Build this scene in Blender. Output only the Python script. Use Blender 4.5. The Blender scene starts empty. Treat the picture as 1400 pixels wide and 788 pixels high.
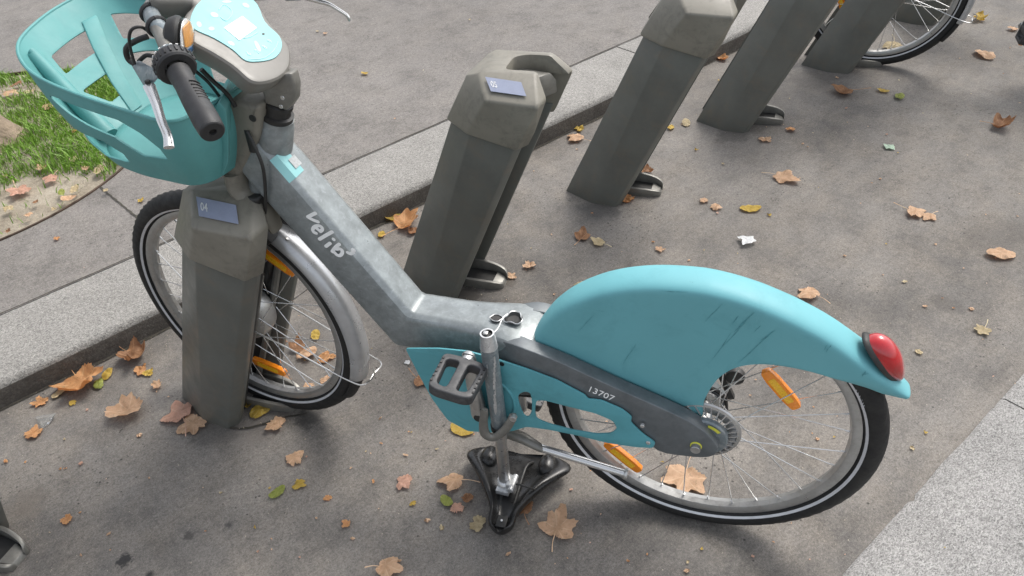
import bpy, bmesh, math, random
from mathutils import Vector, Matrix, noise
random.seed(7)
C = bpy.context.scene.collection
V = Vector
R = math.radians
# ------------------------------------------------------------------ camera
CAM = V((0, 0, 1.5016)); FOC = 1034.8
RR = Matrix(((0.76517696, -0.6405717, -0.06459192),
             (0.45187799, 0.46288239, 0.76259175),
             (-0.45859623, -0.61270531, 0.64364719)))   # rows: right, up, back
cd = bpy.data.cameras.new('camera'); cam = bpy.data.objects.new('camera', cd); C.objects.link(cam)
cam.matrix_world = Matrix.Translation(CAM) @ RR.transposed().to_4x4()
cd.sensor_width = 36; cd.lens = FOC / 1400 * 36; cd.clip_start = 0.02; cd.clip_end = 500
sc = bpy.context.scene; sc.camera = cam
# ------------------------------------------------------------------ light
SUN_AZ = R(5)      # direction towards the sun, from +x towards +y
SUN_EL = R(56)
w = bpy.data.worlds.new('World'); sc.world = w; w.use_nodes = True
nt = w.node_tree; bg = nt.nodes['Background']
sky = nt.nodes.new('ShaderNodeTexSky'); sky.sky_type = 'NISHITA'; sky.sun_disc = False
sky.sun_elevation = SUN_EL; sky.sun_rotation = R(90) - SUN_AZ
sky.air_density = 1.0; sky.dust_density = 4.0; sky.ozone_density = 0.6
hs = nt.nodes.new('ShaderNodeHueSaturation'); hs.inputs['Saturation'].default_value = 0.35
nt.links.new(sky.outputs[0], hs.inputs['Color']); nt.links.new(hs.outputs[0], bg.inputs[0])
bg.inputs[1].default_value = 0.15
sd = bpy.data.lights.new('sun', 'SUN'); sd.energy = 0.8; sd.angle = R(18); sd.color = (1, .95, .88)
so = bpy.data.objects.new('sun', sd); C.objects.link(so)
sdir = V((math.cos(SUN_EL)*math.cos(SUN_AZ), math.cos(SUN_EL)*math.sin(SUN_AZ), math.sin(SUN_EL)))
so.rotation_euler = sdir.to_track_quat('Z', 'Y').to_euler(); so.location = (2, 4, 6)
sc.view_settings.view_transform = 'Standard'; sc.view_settings.look = 'None'
sc.view_settings.exposure = 0.9; sc.view_settings.gamma = 1; sc.view_settings.use_curve_mapping = False

# ------------------------------------------------------------------ geometry of the place (metres)
KY0, KY1, KH = 2.0174, 2.3342, 0.0797        # kerb front, back, height
RSY = 0.2465                                   # edge of the granite slab strip
PX, PY, PD = 0.1282, 1.714, 0.7173             # docks: first, spacing
def ray(u, v): return RR.transposed() @ V(((u-700)/FOC, -(v-394)/FOC, -1))
def ground(u, v, z=0.0):
    r = ray(u, v); t = (z-CAM.z)/r.z; return CAM + t*r
BD = V((-0.52491136, 0.8511569, 0)); BL = V((-0.85092453, -0.52476806, 0.02336503)); BU = V((0.0198873, 0.01226457, 0.999727))
BO = V((0.85268158, 0.54981999, 0))
def bk(u, v, y):          # a point of the bicycle at lateral offset y
    r = ray(u, v); t = ((BO-CAM).dot(BL)+y)/r.dot(BL); p = CAM+t*r-BO
    return V((p.dot(BD), y, p.dot(BU)))
def bpl(u, v, P, N):      # a point on a tilted plane of the bicycle
    n = N.x*BD+N.y*BL+N.z*BU; o = BO+P.x*BD+P.y*BL+P.z*BU
    r = ray(u, v); t = (o-CAM).dot(n)/r.dot(n); p = CAM+t*r-BO
    return V((p.dot(BD), p.dot(BL), p.dot(BU)))

# ------------------------------------------------------------------ materials
def nd(nt, t, **k):
    n = nt.nodes.new(t)
    for a, b in k.items():
        if a.startswith('i_'): n.inputs[a[2:].replace('_', ' ')].default_value = b
        else: setattr(n, a, b)
    return n
def ramp(nt, fac, stops):
    r = nt.nodes.new('ShaderNodeValToRGB'); cr = r.color_ramp
    while len(cr.elements) < len(stops): cr.elements.new(.5)
    for e, (p, c) in zip(cr.elements, stops):
        e.position = p; e.color = (c, c, c, 1) if isinstance(c, (int, float)) else (*c, 1)
    nt.links.new(fac, r.inputs[0]); return r.outputs[0]
def mixc(nt, fac, a, b, mode='MIX'):
    m = nt.nodes.new('ShaderNodeMix'); m.data_type = 'RGBA'; m.blend_type = mode
    for s, x in ((0, fac), (6, a), (7, b)):
        if isinstance(x, (int, float)): m.inputs[s].default_value = x
        elif isinstance(x, tuple): m.inputs[s].default_value = (*x, 1)
        else: nt.links.new(x, m.inputs[s])
    return m.outputs[2]
def newmat(name):
    m = bpy.data.materials.new(name); m.use_nodes = True
    return m, m.node_tree, m.node_tree.nodes['Principled BSDF']
def noi(nt, co, scale, detail=6, rough=.6, dist=0):
    n = nt.nodes.new('ShaderNodeTexNoise'); n.inputs['Scale'].default_value = scale
    n.inputs['Detail'].default_value = detail; n.inputs['Roughness'].default_value = rough; n.inputs['Distortion'].default_value = dist
    nt.links.new(co, n.inputs['Vector']); return n.outputs['Fac']
def bump(nt, bs, h, strength=.3, dist=.001):
    b = nt.nodes.new('ShaderNodeBump'); b.inputs['Strength'].default_value = strength; b.inputs['Distance'].default_value = dist
    nt.links.new(h, b.inputs['Height']); nt.links.new(b.outputs[0], bs.inputs['Normal'])
def mat(name, col, rough=.5, metal=0, var=.15, vs=12, dirt=None, dirt_amt=.5, scratch=None, bm_=.1, bs_=300, bd=.0004, coat=0, rvar=.12, **kw):
    m, nt, bs = newmat(name)
    tc = nt.nodes.new('ShaderNodeTexCoord').outputs['Object']
    n1 = noi(nt, tc, vs, 8, .65)
    c0 = tuple(max(0, x*(1-var)) for x in col); c1 = tuple(min(1, x*(1+var)) for x in col)
    c = ramp(nt, n1, [(.3, c0), (.7, c1)])
    if dirt:
        d = ramp(nt, noi(nt, tc, vs*2.3, 10, .75, .6), [(.5, 0.), (.72, dirt_amt)])
        c = mixc(nt, d, c, dirt)
    if scratch:
        mp = nt.nodes.new('ShaderNodeMapping'); mp.inputs['Scale'].default_value = (3, 3, 40); mp.inputs['Rotation'].default_value = (.3, .7, .2)
        nt.links.new(tc, mp.inputs[0])
        s = ramp(nt, noi(nt, mp.outputs[0], 6, 6, .8), [(.66, 0.), (.7, .7)])
        c = mixc(nt, s, c, scratch)
    nt.links.new(c, bs.inputs['Base Color'])
    rr = ramp(nt, noi(nt, tc, vs*1.7, 6, .7), [(.3, max(.02, rough-rvar)), (.7, min(1, rough+rvar))])
    nt.links.new(rr, bs.inputs['Roughness']); bs.inputs['Metallic'].default_value = metal
    bs.inputs['Coat Weight'].default_value = coat
    if bm_: bump(nt, bs, noi(nt, tc, bs_, 3), bm_, bd)
    for a, b in kw.items(): bs.inputs[a.replace('_', ' ')].default_value = b
    return m
MT = {}
MT['teal'] = mat('teal_paint', (.10, .35, .395), .5, var=.08, vs=5, dirt=(.05, .16, .17), dirt_amt=.45, bm_=.12, bs_=260)
MT['fender'] = mat('teal_plastic', (.135, .39, .43), .58, var=.05, vs=4, dirt=(.05, .2, .23), dirt_amt=.3, scratch=(.04, .14, .16), bm_=.1, bs_=500)
MT['basket'] = mat('basket_plastic', (.095, .30, .295), .55, var=.08, vs=6, dirt=(.05, .2, .2), dirt_amt=.35, bm_=.15, bs_=400)
MT['green'] = mat('green_paint', (.08, .30, .05), .42, var=.08, vs=5)
MT['galv'] = mat('galvanised_paint', (.235, .258, .26), .38, .35, var=.24, vs=34, dirt=(.40, .43, .44), dirt_amt=.5, bm_=.25, bs_=120, bd=.0008)
MT['galvdark'] = mat('shaded_arm_paint', (.135, .15, .157), .42, .3, var=.2, vs=26, dirt=(.2, .21, .22), dirt_amt=.5, bm_=.2, bs_=120)  # less worn frame paint, with side-face shade put into the darker colour
MT['taupe'] = mat('taupe_plastic', (.205, .192, .158), .5, var=.12, vs=9, dirt=(.06, .055, .045), dirt_amt=.5, bm_=.3, bs_=500)
MT['post'] = mat('post_paint', (.13, .134, .12), .4, .1, var=.16, vs=7, dirt=(.20, .155, .11), dirt_amt=.45, scratch=(.12, .11, .1), bm_=.15, bs_=300)  # brown wear patches that also stand in for reflections, painted into the colour
MT['dark'] = mat('dark_plastic', (.02, .02, .019), .5, var=.3, vs=20, dirt=(.05, .045, .04), bm_=.15)
MT['liner'] = mat('dark_steel_liner', (.045, .045, .042), .45, .3, var=.4, vs=14, dirt=(.14, .12, .10), dirt_amt=.6)
MT['console'] = mat('console_plastic', (.185, .178, .16), .4, var=.06, vs=14, dirt=(.15, .14, .12), dirt_amt=.3, bm_=.12, bs_=500)
MT['panel'] = mat('console_panel', (.25, .52, .53), .55, var=.04, vs=14)
MT['pale'] = mat('pale_print', (.42, .74, .74), .5, var=.04, vs=30)
MT['patch'] = mat('light_grey_print', (.40, .42, .42), .5, var=.2, vs=200, bm_=0)
MT['white'] = mat('white_print', (.93, .94, .92), .5, var=.08, vs=60, bm_=0)
MT['screen'] = mat('white_screen', (.85, .86, .86), .25, var=.02, vs=30)
MT['rubber'] = mat('tyre_rubber', (.010, .010, .010), .66, var=.3, vs=30, dirt=(.04, .036, .032), dirt_amt=.22)
MT['grip'] = mat('grip_rubber', (.021, .021, .022), .5, var=.2, vs=30, dirt=(.05, .05, .05), dirt_amt=.4, bm_=.3, bs_=700)
MT['pedalp'] = mat('worn_pedal_plastic', (.045, .046, .048), .5, var=.35, vs=40, dirt=(.13, .13, .13), dirt_amt=.5, bm_=.3)
MT['saddle'] = mat('black_vinyl', (.012, .012, .012), .3, var=.3, vs=20, dirt=(.07, .065, .06), dirt_amt=.4, bm_=.2, bs_=350)
MT['rim'] = mat('rim_alloy', (.42, .42, .41), .38, .75, var=.12, vs=30, dirt=(.2, .18, .15), dirt_amt=.4)
MT['steel'] = mat('bright_steel', (.66, .66, .65), .22, .75, var=.08, vs=20, bm_=0, rvar=.04)
MT['alloy'] = mat('brushed_alloy', (.5, .5, .49), .35, .85, var=.15, vs=30, dirt=(.2, .18, .16), dirt_amt=.3)
MT['fendf'] = mat('silver_mudguard', (.52, .53, .54), .33, .6, var=.1, vs=10, dirt=(.25, .25, .25), dirt_amt=.3)
MT['greymetal'] = mat('dull_grey_metal', (.21, .205, .185), .4, .4, var=.2, vs=25, dirt=(.1, .09, .08))
MT['ptube'] = mat('painted_seat_tube', (.2, .235, .25), .38, .35, var=.2, vs=30, dirt=(.55, .56, .55), dirt_amt=.55)
MT['raw'] = mat('torn_bright_metal', (.62, .63, .63), .35, .7, var=.2, vs=80, dirt=(.25, .25, .25))
MT['reflstripe'] = mat('tyre_reflective_band', (.62, .63, .65), .4, .2, var=.1, vs=40)
MT['amber'] = mat('amber_reflector', (.9, .27, .015), .22, var=.12, vs=60, coat=.5, bm_=.5, bs_=260)
MT['amberbright'] = mat('amber_prism', (1., .5, .02), .25, var=.2, vs=200, coat=.4, bm_=.6, bs_=700)
MT['red'] = mat('red_lens', (.40, .008, .012), .12, var=.25, vs=30, coat=.9, bm_=.1, bs_=200)
MT['lav'] = mat('lavender_plate', (.26, .29, .385), .4, var=.08, vs=30, dirt=(.2, .2, .25), dirt_amt=.25)
MT['orange'] = mat('orange_print', (.9, .38, .06), .4)
MT['blue'] = mat('blue_print', (.02, .16, .42), .45)
MT['yellow'] = mat('yellow_print', (.72, .7, .08), .45)
MT['bark'] = mat('plane_tree_bark', (.22, .17, .12), .85, var=.4, vs=9, dirt=(.07, .055, .04), dirt_amt=.8, bm_=.8, bs_=30, bd=.02)
m, nt, bs = newmat('clear_plastic'); MT['clear'] = m
bs.inputs['Transmission Weight'].default_value = .95; bs.inputs['Roughness'].default_value = .06; bs.inputs['IOR'].default_value = 1.3
bs.inputs['Base Color'].default_value = (.95, .97, .97, 1)

def mulg(nt, a, b):
    m = nt.nodes.new('ShaderNodeMath'); m.operation = 'MULTIPLY'; nt.links.new(a, m.inputs[0]); nt.links.new(b, m.inputs[1]); return m.outputs[0]
def asphalt(name, a, b, warm, spots=()):
    m, nt, bs = newmat(name)
    tc = nt.nodes.new('ShaderNodeTexCoord').outputs['Object']
    big = noi(nt, tc, 1.1, 7, .6); mid = noi(nt, tc, 7, 8, .7); fine = noi(nt, tc, 190, 4, .7); fine2 = noi(nt, tc, 620, 2, .6)
    c = ramp(nt, big, [(.30, a), (.66, b)])
    c = mixc(nt, ramp(nt, mid, [(.42, 0.), (.75, .55)]), c, warm)
    # scuffed directional streaks
    mp = nt.nodes.new('ShaderNodeMapping'); mp.inputs['Rotation'].default_value = (0, 0, R(14)); mp.inputs['Scale'].default_value = (.8, 7, 1)
    nt.links.new(tc, mp.inputs[0])
    c = mixc(nt, ramp(nt, noi(nt, mp.outputs[0], 3.2, 7, .7), [(.5, 0.), (.85, .3)]), c, tuple(x*.6 for x in a))
    c = mixc(nt, .6, c, ramp(nt, fine, [(.32, .5), (.5, 1.0), (.68, 1.5)]), 'MULTIPLY')
    c = mixc(nt, .7, c, ramp(nt, noi(nt, tc, 75, 5, .75), [(.3, .62), (.5, 1.), (.72, 1.3)]), 'MULTIPLY')
    c = mixc(nt, .7, c, ramp(nt, fine2, [(.35, .5), (.65, 1.45)]), 'MULTIPLY')
    c = mixc(nt, .8, c, ramp(nt, noi(nt, tc, 9, 10, .78), [(.32, .62), (.5, 1.), (.68, 1.2)]), 'MULTIPLY')
    vo = nt.nodes.new('ShaderNodeTexVoronoi'); vo.inputs['Scale'].default_value = 75; nt.links.new(tc, vo.inputs['Vector'])
    pit = ramp(nt, vo.outputs['Distance'], [(.14, 1.), (.27, 0.)])
    gate = ramp(nt, mulg(nt, noi(nt, tc, 34, 3), noi(nt, tc, 2.3, 4)), [(.29, 0.), (.34, .75)])
    mm = nt.nodes.new('ShaderNodeMath'); mm.operation = 'MULTIPLY'; nt.links.new(pit, mm.inputs[0]); nt.links.new(gate, mm.inputs[1])
    c = mixc(nt, mm.outputs[0], c, tuple(x*.28 for x in a))
    vo2 = nt.nodes.new('ShaderNodeTexVoronoi'); vo2.inputs['Scale'].default_value = 95; nt.links.new(tc, vo2.inputs['Vector'])
    sp = ramp(nt, vo2.outputs['Distance'], [(.09, 1.), (.16, 0.)]); g2 = ramp(nt, noi(nt, tc, 51, 3), [(.58, 0.), (.62, .9)])
    m2 = nt.nodes.new('ShaderNodeMath'); m2.operation = 'MULTIPLY'; nt.links.new(sp, m2.inputs[0]); nt.links.new(g2, m2.inputs[1])
    c = mixc(nt, m2.outputs[0], c, (.42, .37, .29))
    gate_all = None
    for (x, y, rad, dark, rgb) in spots:       # grease stains, worn patches, darker areas; some are bike and dock shade painted in
        sb = nd(nt, 'ShaderNodeVectorMath', operation='SUBTRACT'); nt.links.new(tc, sb.inputs[0]); sb.inputs[1].default_value = (x, y, 0)
        ln = nd(nt, 'ShaderNodeVectorMath', operation='LENGTH'); nt.links.new(sb.outputs[0], ln.inputs[0])
        ad = nd(nt, 'ShaderNodeMath', operation='MULTIPLY_ADD'); nt.links.new(noi(nt, tc, 3.2/rad*.5, 5, .75), ad.inputs[0]); ad.inputs[1].default_value = rad*1.6; 
        nt.links.new(ln.outputs['Value'], ad.inputs[2])
        f = ramp(nt, ad.outputs[0], [(min(1, rad*1.25), dark), (min(1, rad*1.55), 0.)])
        c = mixc(nt, f, c, rgb)
    nt.links.new(c, bs.inputs['Base Color'])
    nt.links.new(ramp(nt, mid, [(.3, .72), (.7, .92)]), bs.inputs['Roughness'])
    ad = nt.nodes.new('ShaderNodeMath'); ad.operation = 'SUBTRACT'; nt.links.new(fine, ad.inputs[0]); nt.links.new(mm.outputs[0], ad.inputs[1])
    bump(nt, bs, ad.outputs[0], .5, .002)
    return m
def gxy(u, v, z=0.0): p = ground(u, v, z); return p.x, p.y
SP = []
for (u, v, rad, k, col) in ((300, 590, .10, .5, (.06, .055, .05)), (610, 415, .11, .6, (.05, .043, .036)), (820, 285, .10, .5, (.06, .055, .05)), (1000, 185, .10, .5, (.06, .055, .05)), (690, 385, .06, .5, (.07, .055, .04)), (170, 766, .028, .9, (.02, .02, .02)), (313, 718, .014, .7, (.03, .03, .03)), (258, 733, .018, .7, (.035, .033, .03)), (205, 786, .014, .9, (.02, .02, .02)),
                            (1295, 415, .07, .55, (.06, .055, .05)), (1010, 152, .12, .35, (.06, .055, .05)), (1380, 325, .2, .35, (.07, .06, .05)), (35, 690, .07, .5, (.14, .12, .10)),
                            (820, 290, .12, .35, (.05, .05, .05)), (425, 570, .06, .7, (.03, .028, .025)), (1110, 110, .16, .35, (.055, .05, .045)), (640, 405, .07, .7, (.03, .026, .022)),  # first entry: soft shade beside a dock foot, painted into the asphalt
                            (880, 700, .16, .3, (.05, .05, .05)), (350, 590, .09, .5, (.19, .17, .15))):  # first entry: the bicycle's soft shadow by the rear wheel, painted in
    x, y = gxy(u, v); SP.append((x, y, rad, k, col))
MT['asphalt'] = asphalt('asphalt', (.074, .069, .064), (.212, .196, .176), (.25, .22, .183), SP)
MT['walk'] = asphalt('pavement_asphalt', (.14, .13, .12), (.19, .177, .163), (.21, .193, .172), [(*gxy(128, 284, KH), .02, .6, (.12, .11, .1)), (*gxy(168, 262, KH), .018, .5, (.12, .11, .1)), (*gxy(491, 195, KH), .025, .5, (.1, .09, .08)), (*gxy(170, 325, KH), .012, .5, (.12, .11, .1))])
def granite(name, tone, face=False):
    m, nt, bs = newmat(name)
    tc = nt.nodes.new('ShaderNodeTexCoord').outputs['Object']
    v1 = nt.nodes.new('ShaderNodeTexVoronoi'); v1.inputs['Scale'].default_value = 330
    mp = nt.nodes.new('ShaderNodeMapping'); mp.inputs['Rotation'].default_value = (0, 0, .6); mp.inputs['Scale'].default_value = (1, 1.7, 1.3); nt.links.new(tc, mp.inputs[0])
    nt.links.new(mp.outputs[0], v1.inputs['Vector'])
    sep = nt.nodes.new('ShaderNodeSeparateColor'); nt.links.new(v1.outputs['Color'], sep.inputs[0])
    c = ramp(nt, sep.outputs[0], [(0, tuple(x*.45 for x in tone)), (.25, tuple(x*.8 for x in tone)), (.6, tone), (1, tuple(min(1, x*1.35) for x in tone))])
    c = mixc(nt, .65, c, ramp(nt, noi(nt, mp.outputs[0], 130, 5, .75), [(.34, .35), (.47, .95), (.6, 1.1), (.72, 1.4)]), 'MULTIPLY')
    c = mixc(nt, .6, c, ramp(nt, noi(nt, tc, 5, 7, .65), [(.35, .75), (.65, 1.12)]), 'MULTIPLY')
    if face:
        c = mixc(nt, ramp(nt, noi(nt, tc, 14, 8, .8), [(.38, .9), (.68, .25)]), c, (.05, .042, .035))
    nt.links.new(c, bs.inputs['Base Color']); bs.inputs['Roughness'].default_value = .75
    bump(nt, bs, noi(nt, tc, 80, 6, .7), .8, .006)
    return m
MT['granite'] = granite('granite', (.275, .265, .245))
MT['granface'] = granite('granite_dirty_face', (.17, .155, .135), True)
MT['slab'] = granite('granite_slab', (.31, .303, .29))

# ------------------------------------------------------------------ mesh helpers
def finish(o, angle=35, bev=0, seg=2, sub=0):
    me = o.data
    if sub:
        s = o.modifiers.new('s', 'SUBSURF'); s.levels = sub; s.render_levels = sub
    if bev:
        b = o.modifiers.new('b', 'BEVEL'); b.width = bev; b.segments = seg; b.limit_method = 'ANGLE'; b.angle_limit = R(28); b.harden_normals = False
        b.use_clamp_overlap = True
    if sub or bev:
        dg = bpy.context.evaluated_depsgraph_get()
        nm = bpy.data.meshes.new_from_object(o.evaluated_get(dg)); o.modifiers.clear(); old = o.data; o.data = nm; nm.name = o.name; me = nm
    for p in me.polygons: p.use_smooth = True
    me.set_sharp_from_angle(angle=R(angle))
    return o
def obj(name, bm, m, parent=None, angle=35, bev=0, seg=2, sub=0, mats=None, flat=False):
    me = bpy.data.meshes.new(name); bmesh.ops.recalc_face_normals(bm, faces=bm.faces) if not flat else None
    bm.to_mesh(me); bm.free()
    o = bpy.data.objects.new(name, me); C.objects.link(o)
    for mm in (mats or [m]): me.materials.append(MT[mm] if isinstance(mm, str) else mm)
    finish(o, angle, bev, seg, sub)
    if parent: o.parent = parent
    return o
def tag(o, label=None, cat=None, group=None, kind=None):
    if label: o['label'] = label
    if cat: o['category'] = cat
    if group: o['group'] = group
    if kind: o['kind'] = kind
    return o
def empty(name, mw=None):
    o = bpy.data.objects.new(name, None); C.objects.link(o); o.empty_display_size = .1
    if mw: o.matrix_world = mw
    return o
def loft(bm, rings, closed=True, caps=True):
    vs = [[bm.verts.new(p) for p in r] for r in rings]
    n = len(vs[0]); fs = []
    for a, b in zip(vs, vs[1:]):
        for i in range(n if closed else n-1):
            j = (i+1) % n
            try: fs.append(bm.faces.new((a[i], a[j], b[j], b[i])))
            except ValueError: pass
    if caps and closed:
        bm.faces.new(vs[0][::-1]); bm.faces.new(vs[-1])
    return fs
def spline(pts, n=8):
    P = [V(p) for p in pts]; out = []
    for i in range(len(P)-1):
        p0 = P[max(0, i-1)]; p1 = P[i]; p2 = P[i+1]; p3 = P[min(len(P)-1, i+2)]
        for k in range(n):
            t = k/n
            out.append(.5*((2*p1)+(p2-p0)*t+(2*p0-5*p1+4*p2-p3)*t*t+(3*p1-p0-3*p2+p3)*t**3))
    out.append(P[-1]); return out
def tube(bm, pts, r, seg=12, n=6, smooth=True, squash=(1, 1), up=None, caps=True):
    P = spline(pts, n) if smooth and len(pts) > 2 else [V(p) for p in pts]
    rs = r if isinstance(r, (list, tuple)) else None
    T = [(P[min(i+1, len(P)-1)]-P[max(i-1, 0)]).normalized() for i in range(len(P))]
    N = (V(up) if up else (V((0, 0, 1)) if abs(T[0].z) < .9 else V((1, 0, 0))))
    rings = []
    for i, p in enumerate(P):
        N = (N-T[i]*N.dot(T[i])).normalized(); B = T[i].cross(N)
        if rs:
            f = i/(len(P)-1)*(len(rs)-1); k = min(int(f), len(rs)-2); rad = rs[k]+(rs[k+1]-rs[k])*(f-k)
        else: rad = r
        rings.append([p+(N*math.cos(a)*squash[0]+B*math.sin(a)*squash[1])*rad for a in [2*math.pi*j/seg for j in range(seg)]])
    loft(bm, rings, True, caps)
def frame_of(axis, up=None):
    a = V(axis).normalized(); u = V(up) if up else (V((0, 0, 1)) if abs(a.z) < .9 else V((1, 0, 0)))
    x = (u-a*u.dot(a)).normalized(); y = a.cross(x); return x, y, a
def lathe(bm, c, axis, prof, seg=32, closed=False, up=None):
    x, y, a = frame_of(axis, up); c = V(c); rings = []
    pr = list(prof)+([prof[0]] if closed else [])
    vs = []
    for (r, h) in prof:
        vs.append([bm.verts.new(c+a*h+(x*math.cos(t)+y*math.sin(t))*r) for t in [2*math.pi*j/seg for j in range(seg)]] if r > 1e-6 else [bm.verts.new(c+a*h)])
    if closed: vs.append(vs[0])
    for A, B in zip(vs, vs[1:]):
        for i in range(seg):
            j = (i+1) % seg
            q = [A[i % len(A)], A[j % len(A)], B[j % len(B)], B[i % len(B)]]
            u = []
            for v_ in q:
                if v_ not in u: u.append(v_)
            if len(u) > 2:
                try: bm.faces.new(u)
                except ValueError: pass
def cyl(bm, a, b, r, seg=20, ch=.0008):
    a = V(a); b = V(b); L = (b-a).length
    lathe(bm, a, b-a, [(0, 0), (r-ch, 0), (r, ch), (r, L-ch), (r-ch, L), (0, L)], seg)
def box(bm, c, s, mx=None):
    c = V(c); vs = []
    for dx in (-.5, .5):
        for dy in (-.5, .5):
            for dz in (-.5, .5):
                p = V((dx*s[0], dy*s[1], dz*s[2]))
                if mx: p = mx @ p
                vs.append(bm.verts.new(c+p))
    for f in ((0, 1, 3, 2), (4, 6, 7, 5), (0, 4, 5, 1), (2, 3, 7, 6), (0, 2, 6, 4), (1, 5, 7, 3)): bm.faces.new([vs[i] for i in f])
def hull(bm, pts):
    vs = [bm.verts.new(p) for p in pts]
    r = bmesh.ops.convex_hull(bm, input=vs)
    for g in r['geom_interior']:
        if isinstance(g, bmesh.types.BMVert) and g.is_valid: bm.verts.remove(g)
def smooth2d(pts, n=6, closed=True):
    P = [V((p[0], p[1], 0)) for p in pts]; out = []; N = len(P)
    for i in range(N):
        p0, p1, p2, p3 = P[i-1], P[i], P[(i+1) % N], P[(i+2) % N]
        for k in range(n):
            t = k/n
            q = .5*((2*p1)+(p2-p0)*t+(2*p0-5*p1+4*p2-p3)*t*t+(3*p1-p0-3*p2+p3)*t**3); out.append((q.x, q.y))
    return out
def roundpoly(pts, rad, n=5):
    out = []; N = len(pts)
    for i in range(N):
        p = V((*pts[i], 0)); a = V((*pts[i-1], 0)); b = V((*pts[(i+1) % N], 0))
        da = (a-p); db = (b-p); r = min(rad, da.length*.45, db.length*.45)
        A = p+da.normalized()*r; B = p+db.normalized()*r
        for k in range(n+1):
            t = k/n; q = A*(1-t)**2+p*2*t*(1-t)+B*t*t; out.append((q.x, q.y))
    return out
def plate(name, outlines, m, parent, fmap, thick, bev=.0, angle=35):
    """flat plate with holes: outlines in 2D, fmap(x,y,h)->3D, h from 0 to -thick"""
    cu = bpy.data.curves.new('tmp', 'CURVE'); cu.dimensions = '2D'; cu.fill_mode = 'BOTH'
    cu.extrude = max(1e-5, thick/2-bev); cu.bevel_depth = bev; cu.bevel_resolution = 2; cu.offset = -bev if bev else 0
    for ol in outlines:
        s = cu.splines.new('POLY'); s.points.add(len(ol)-1); s.use_cyclic_u = True
        for p, q in zip(s.points, ol): p.co = (q[0], q[1], 0, 1)
    o = bpy.data.objects.new('tmp', cu); C.objects.link(o)
    me = bpy.data.meshes.new_from_object(o.evaluated_get(bpy.context.evaluated_depsgraph_get()))
    bpy.data.objects.remove(o); bpy.data.curves.remove(cu)
    for v in me.vertices: v.co = fmap(v.co.x, v.co.y, v.co.z-thick/2)
    me.name = name; me.materials.clear(); me.materials.append(MT[m])
    bm = bmesh.new(); bm.from_mesh(me); bmesh.ops.remove_doubles(bm, verts=bm.verts, dist=1e-6); bmesh.ops.recalc_face_normals(bm, faces=bm.faces); bm.to_mesh(me); bm.free()
    o = bpy.data.objects.new(name, me); C.objects.link(o); finish(o, angle)
    if parent: o.parent = parent
    return o
def text(name, s, m, parent, origin, xdir, ydir, size, thick=.0006, bold=0., shear=0.):
    cu = bpy.data.curves.new('tmp', 'FONT'); cu.body = s; cu.size = size; cu.offset = bold; cu.shear = shear; cu.extrude = thick/2; cu.resolution_u = 3
    o = bpy.data.objects.new('tmp', cu); C.objects.link(o)
    me = bpy.data.meshes.new_from_object(o.evaluated_get(bpy.context.evaluated_depsgraph_get()))
    bpy.data.objects.remove(o); bpy.data.curves.remove(cu)
    x = V(xdir).normalized(); y = V(ydir); y = (y-x*y.dot(x)).normalized(); z = x.cross(y)
    for v in me.vertices: c = v.co.copy(); v.co = V(origin)+x*c.x+y*c.y+z*c.z
    me.name = name; me.materials.clear(); me.materials.append(MT[m])
    o = bpy.data.objects.new(name, me); C.objects.link(o)
    if parent: o.parent = parent
    return o
def cut_shell(name, P, nu, nv, holes, thick, m, parent, wrap=True, keep=None):
    """grid surface P(u,v) with openings sdf(u,v)<0 (u,v in grid space), thickened"""
    bm = bmesh.new(); inside = lambda u, v: min([h(u, v) for h in holes] or [1])
    du, dv = 1/nu, 1/nv
    cells = set()
    for i in range(nu):
        for j in range(nv):
            if inside((i+.5)*du, (j+.5)*dv) > 0: cells.add((i, j))
    NU = nu if wrap else nu+1
    used = {}
    for (i, j) in cells:
        for a, b in ((i, j), (i+1, j), (i+1, j+1), (i, j+1)):
            used.setdefault(((a % nu) if wrap else a, b), []).append((i, j))
    vs = {}
    for (a, b), cs in used.items():
        u, v = a*du, b*dv
        if len(cs) < 4 and holes:
            h = min(holes, key=lambda h: h(u, v))
            d0 = h(u, v)
            e = 1e-3; gu = (h(u+e, v)-h(u-e, v))/(2*e); gv = (h(u, v+e)-h(u, v-e))/(2*e)
            g2 = gu*gu+gv*gv
            if g2 > 1e-9:
                su, sv = -d0*gu/g2, -d0*gv/g2
                if abs(su) < du*1.2 and abs(sv) < dv*1.2 and 0 < b < nv: u += su; v += sv
        vs[(a, b)] = bm.verts.new(P(u, v))
    for (i, j) in cells:
        q = [(((i+a) % nu) if wrap else i+a, j+b) for a, b in ((0, 0), (1, 0), (1, 1), (0, 1))]
        try: bm.faces.new([vs[k] for k in q])
        except ValueError: pass
    bmesh.ops.recalc_face_normals(bm, faces=bm.faces)
    me = bpy.data.meshes.new(name); bm.to_mesh(me); bm.free()
    o = bpy.data.objects.new(name, me); C.objects.link(o); me.materials.append(MT[m])
    s = o.modifiers.new('s', 'SOLIDIFY'); s.thickness = thick; s.offset = 0
    finish(o, 40, thick*.35, 2)
    if parent: o.parent = parent
    return o
def rrect(cu, cv, hu, hv, r, ku=1., kv=1.):
    """rounded rectangle sdf in scaled (u,v)"""
    def f(u, v):
        x = abs((u-cu)*ku)-hu*ku+r; y = abs((v-cv)*kv)-hv*kv+r
        return math.hypot(max(x, 0), max(y, 0))+min(max(x, y), 0)-r
    return f

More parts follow.
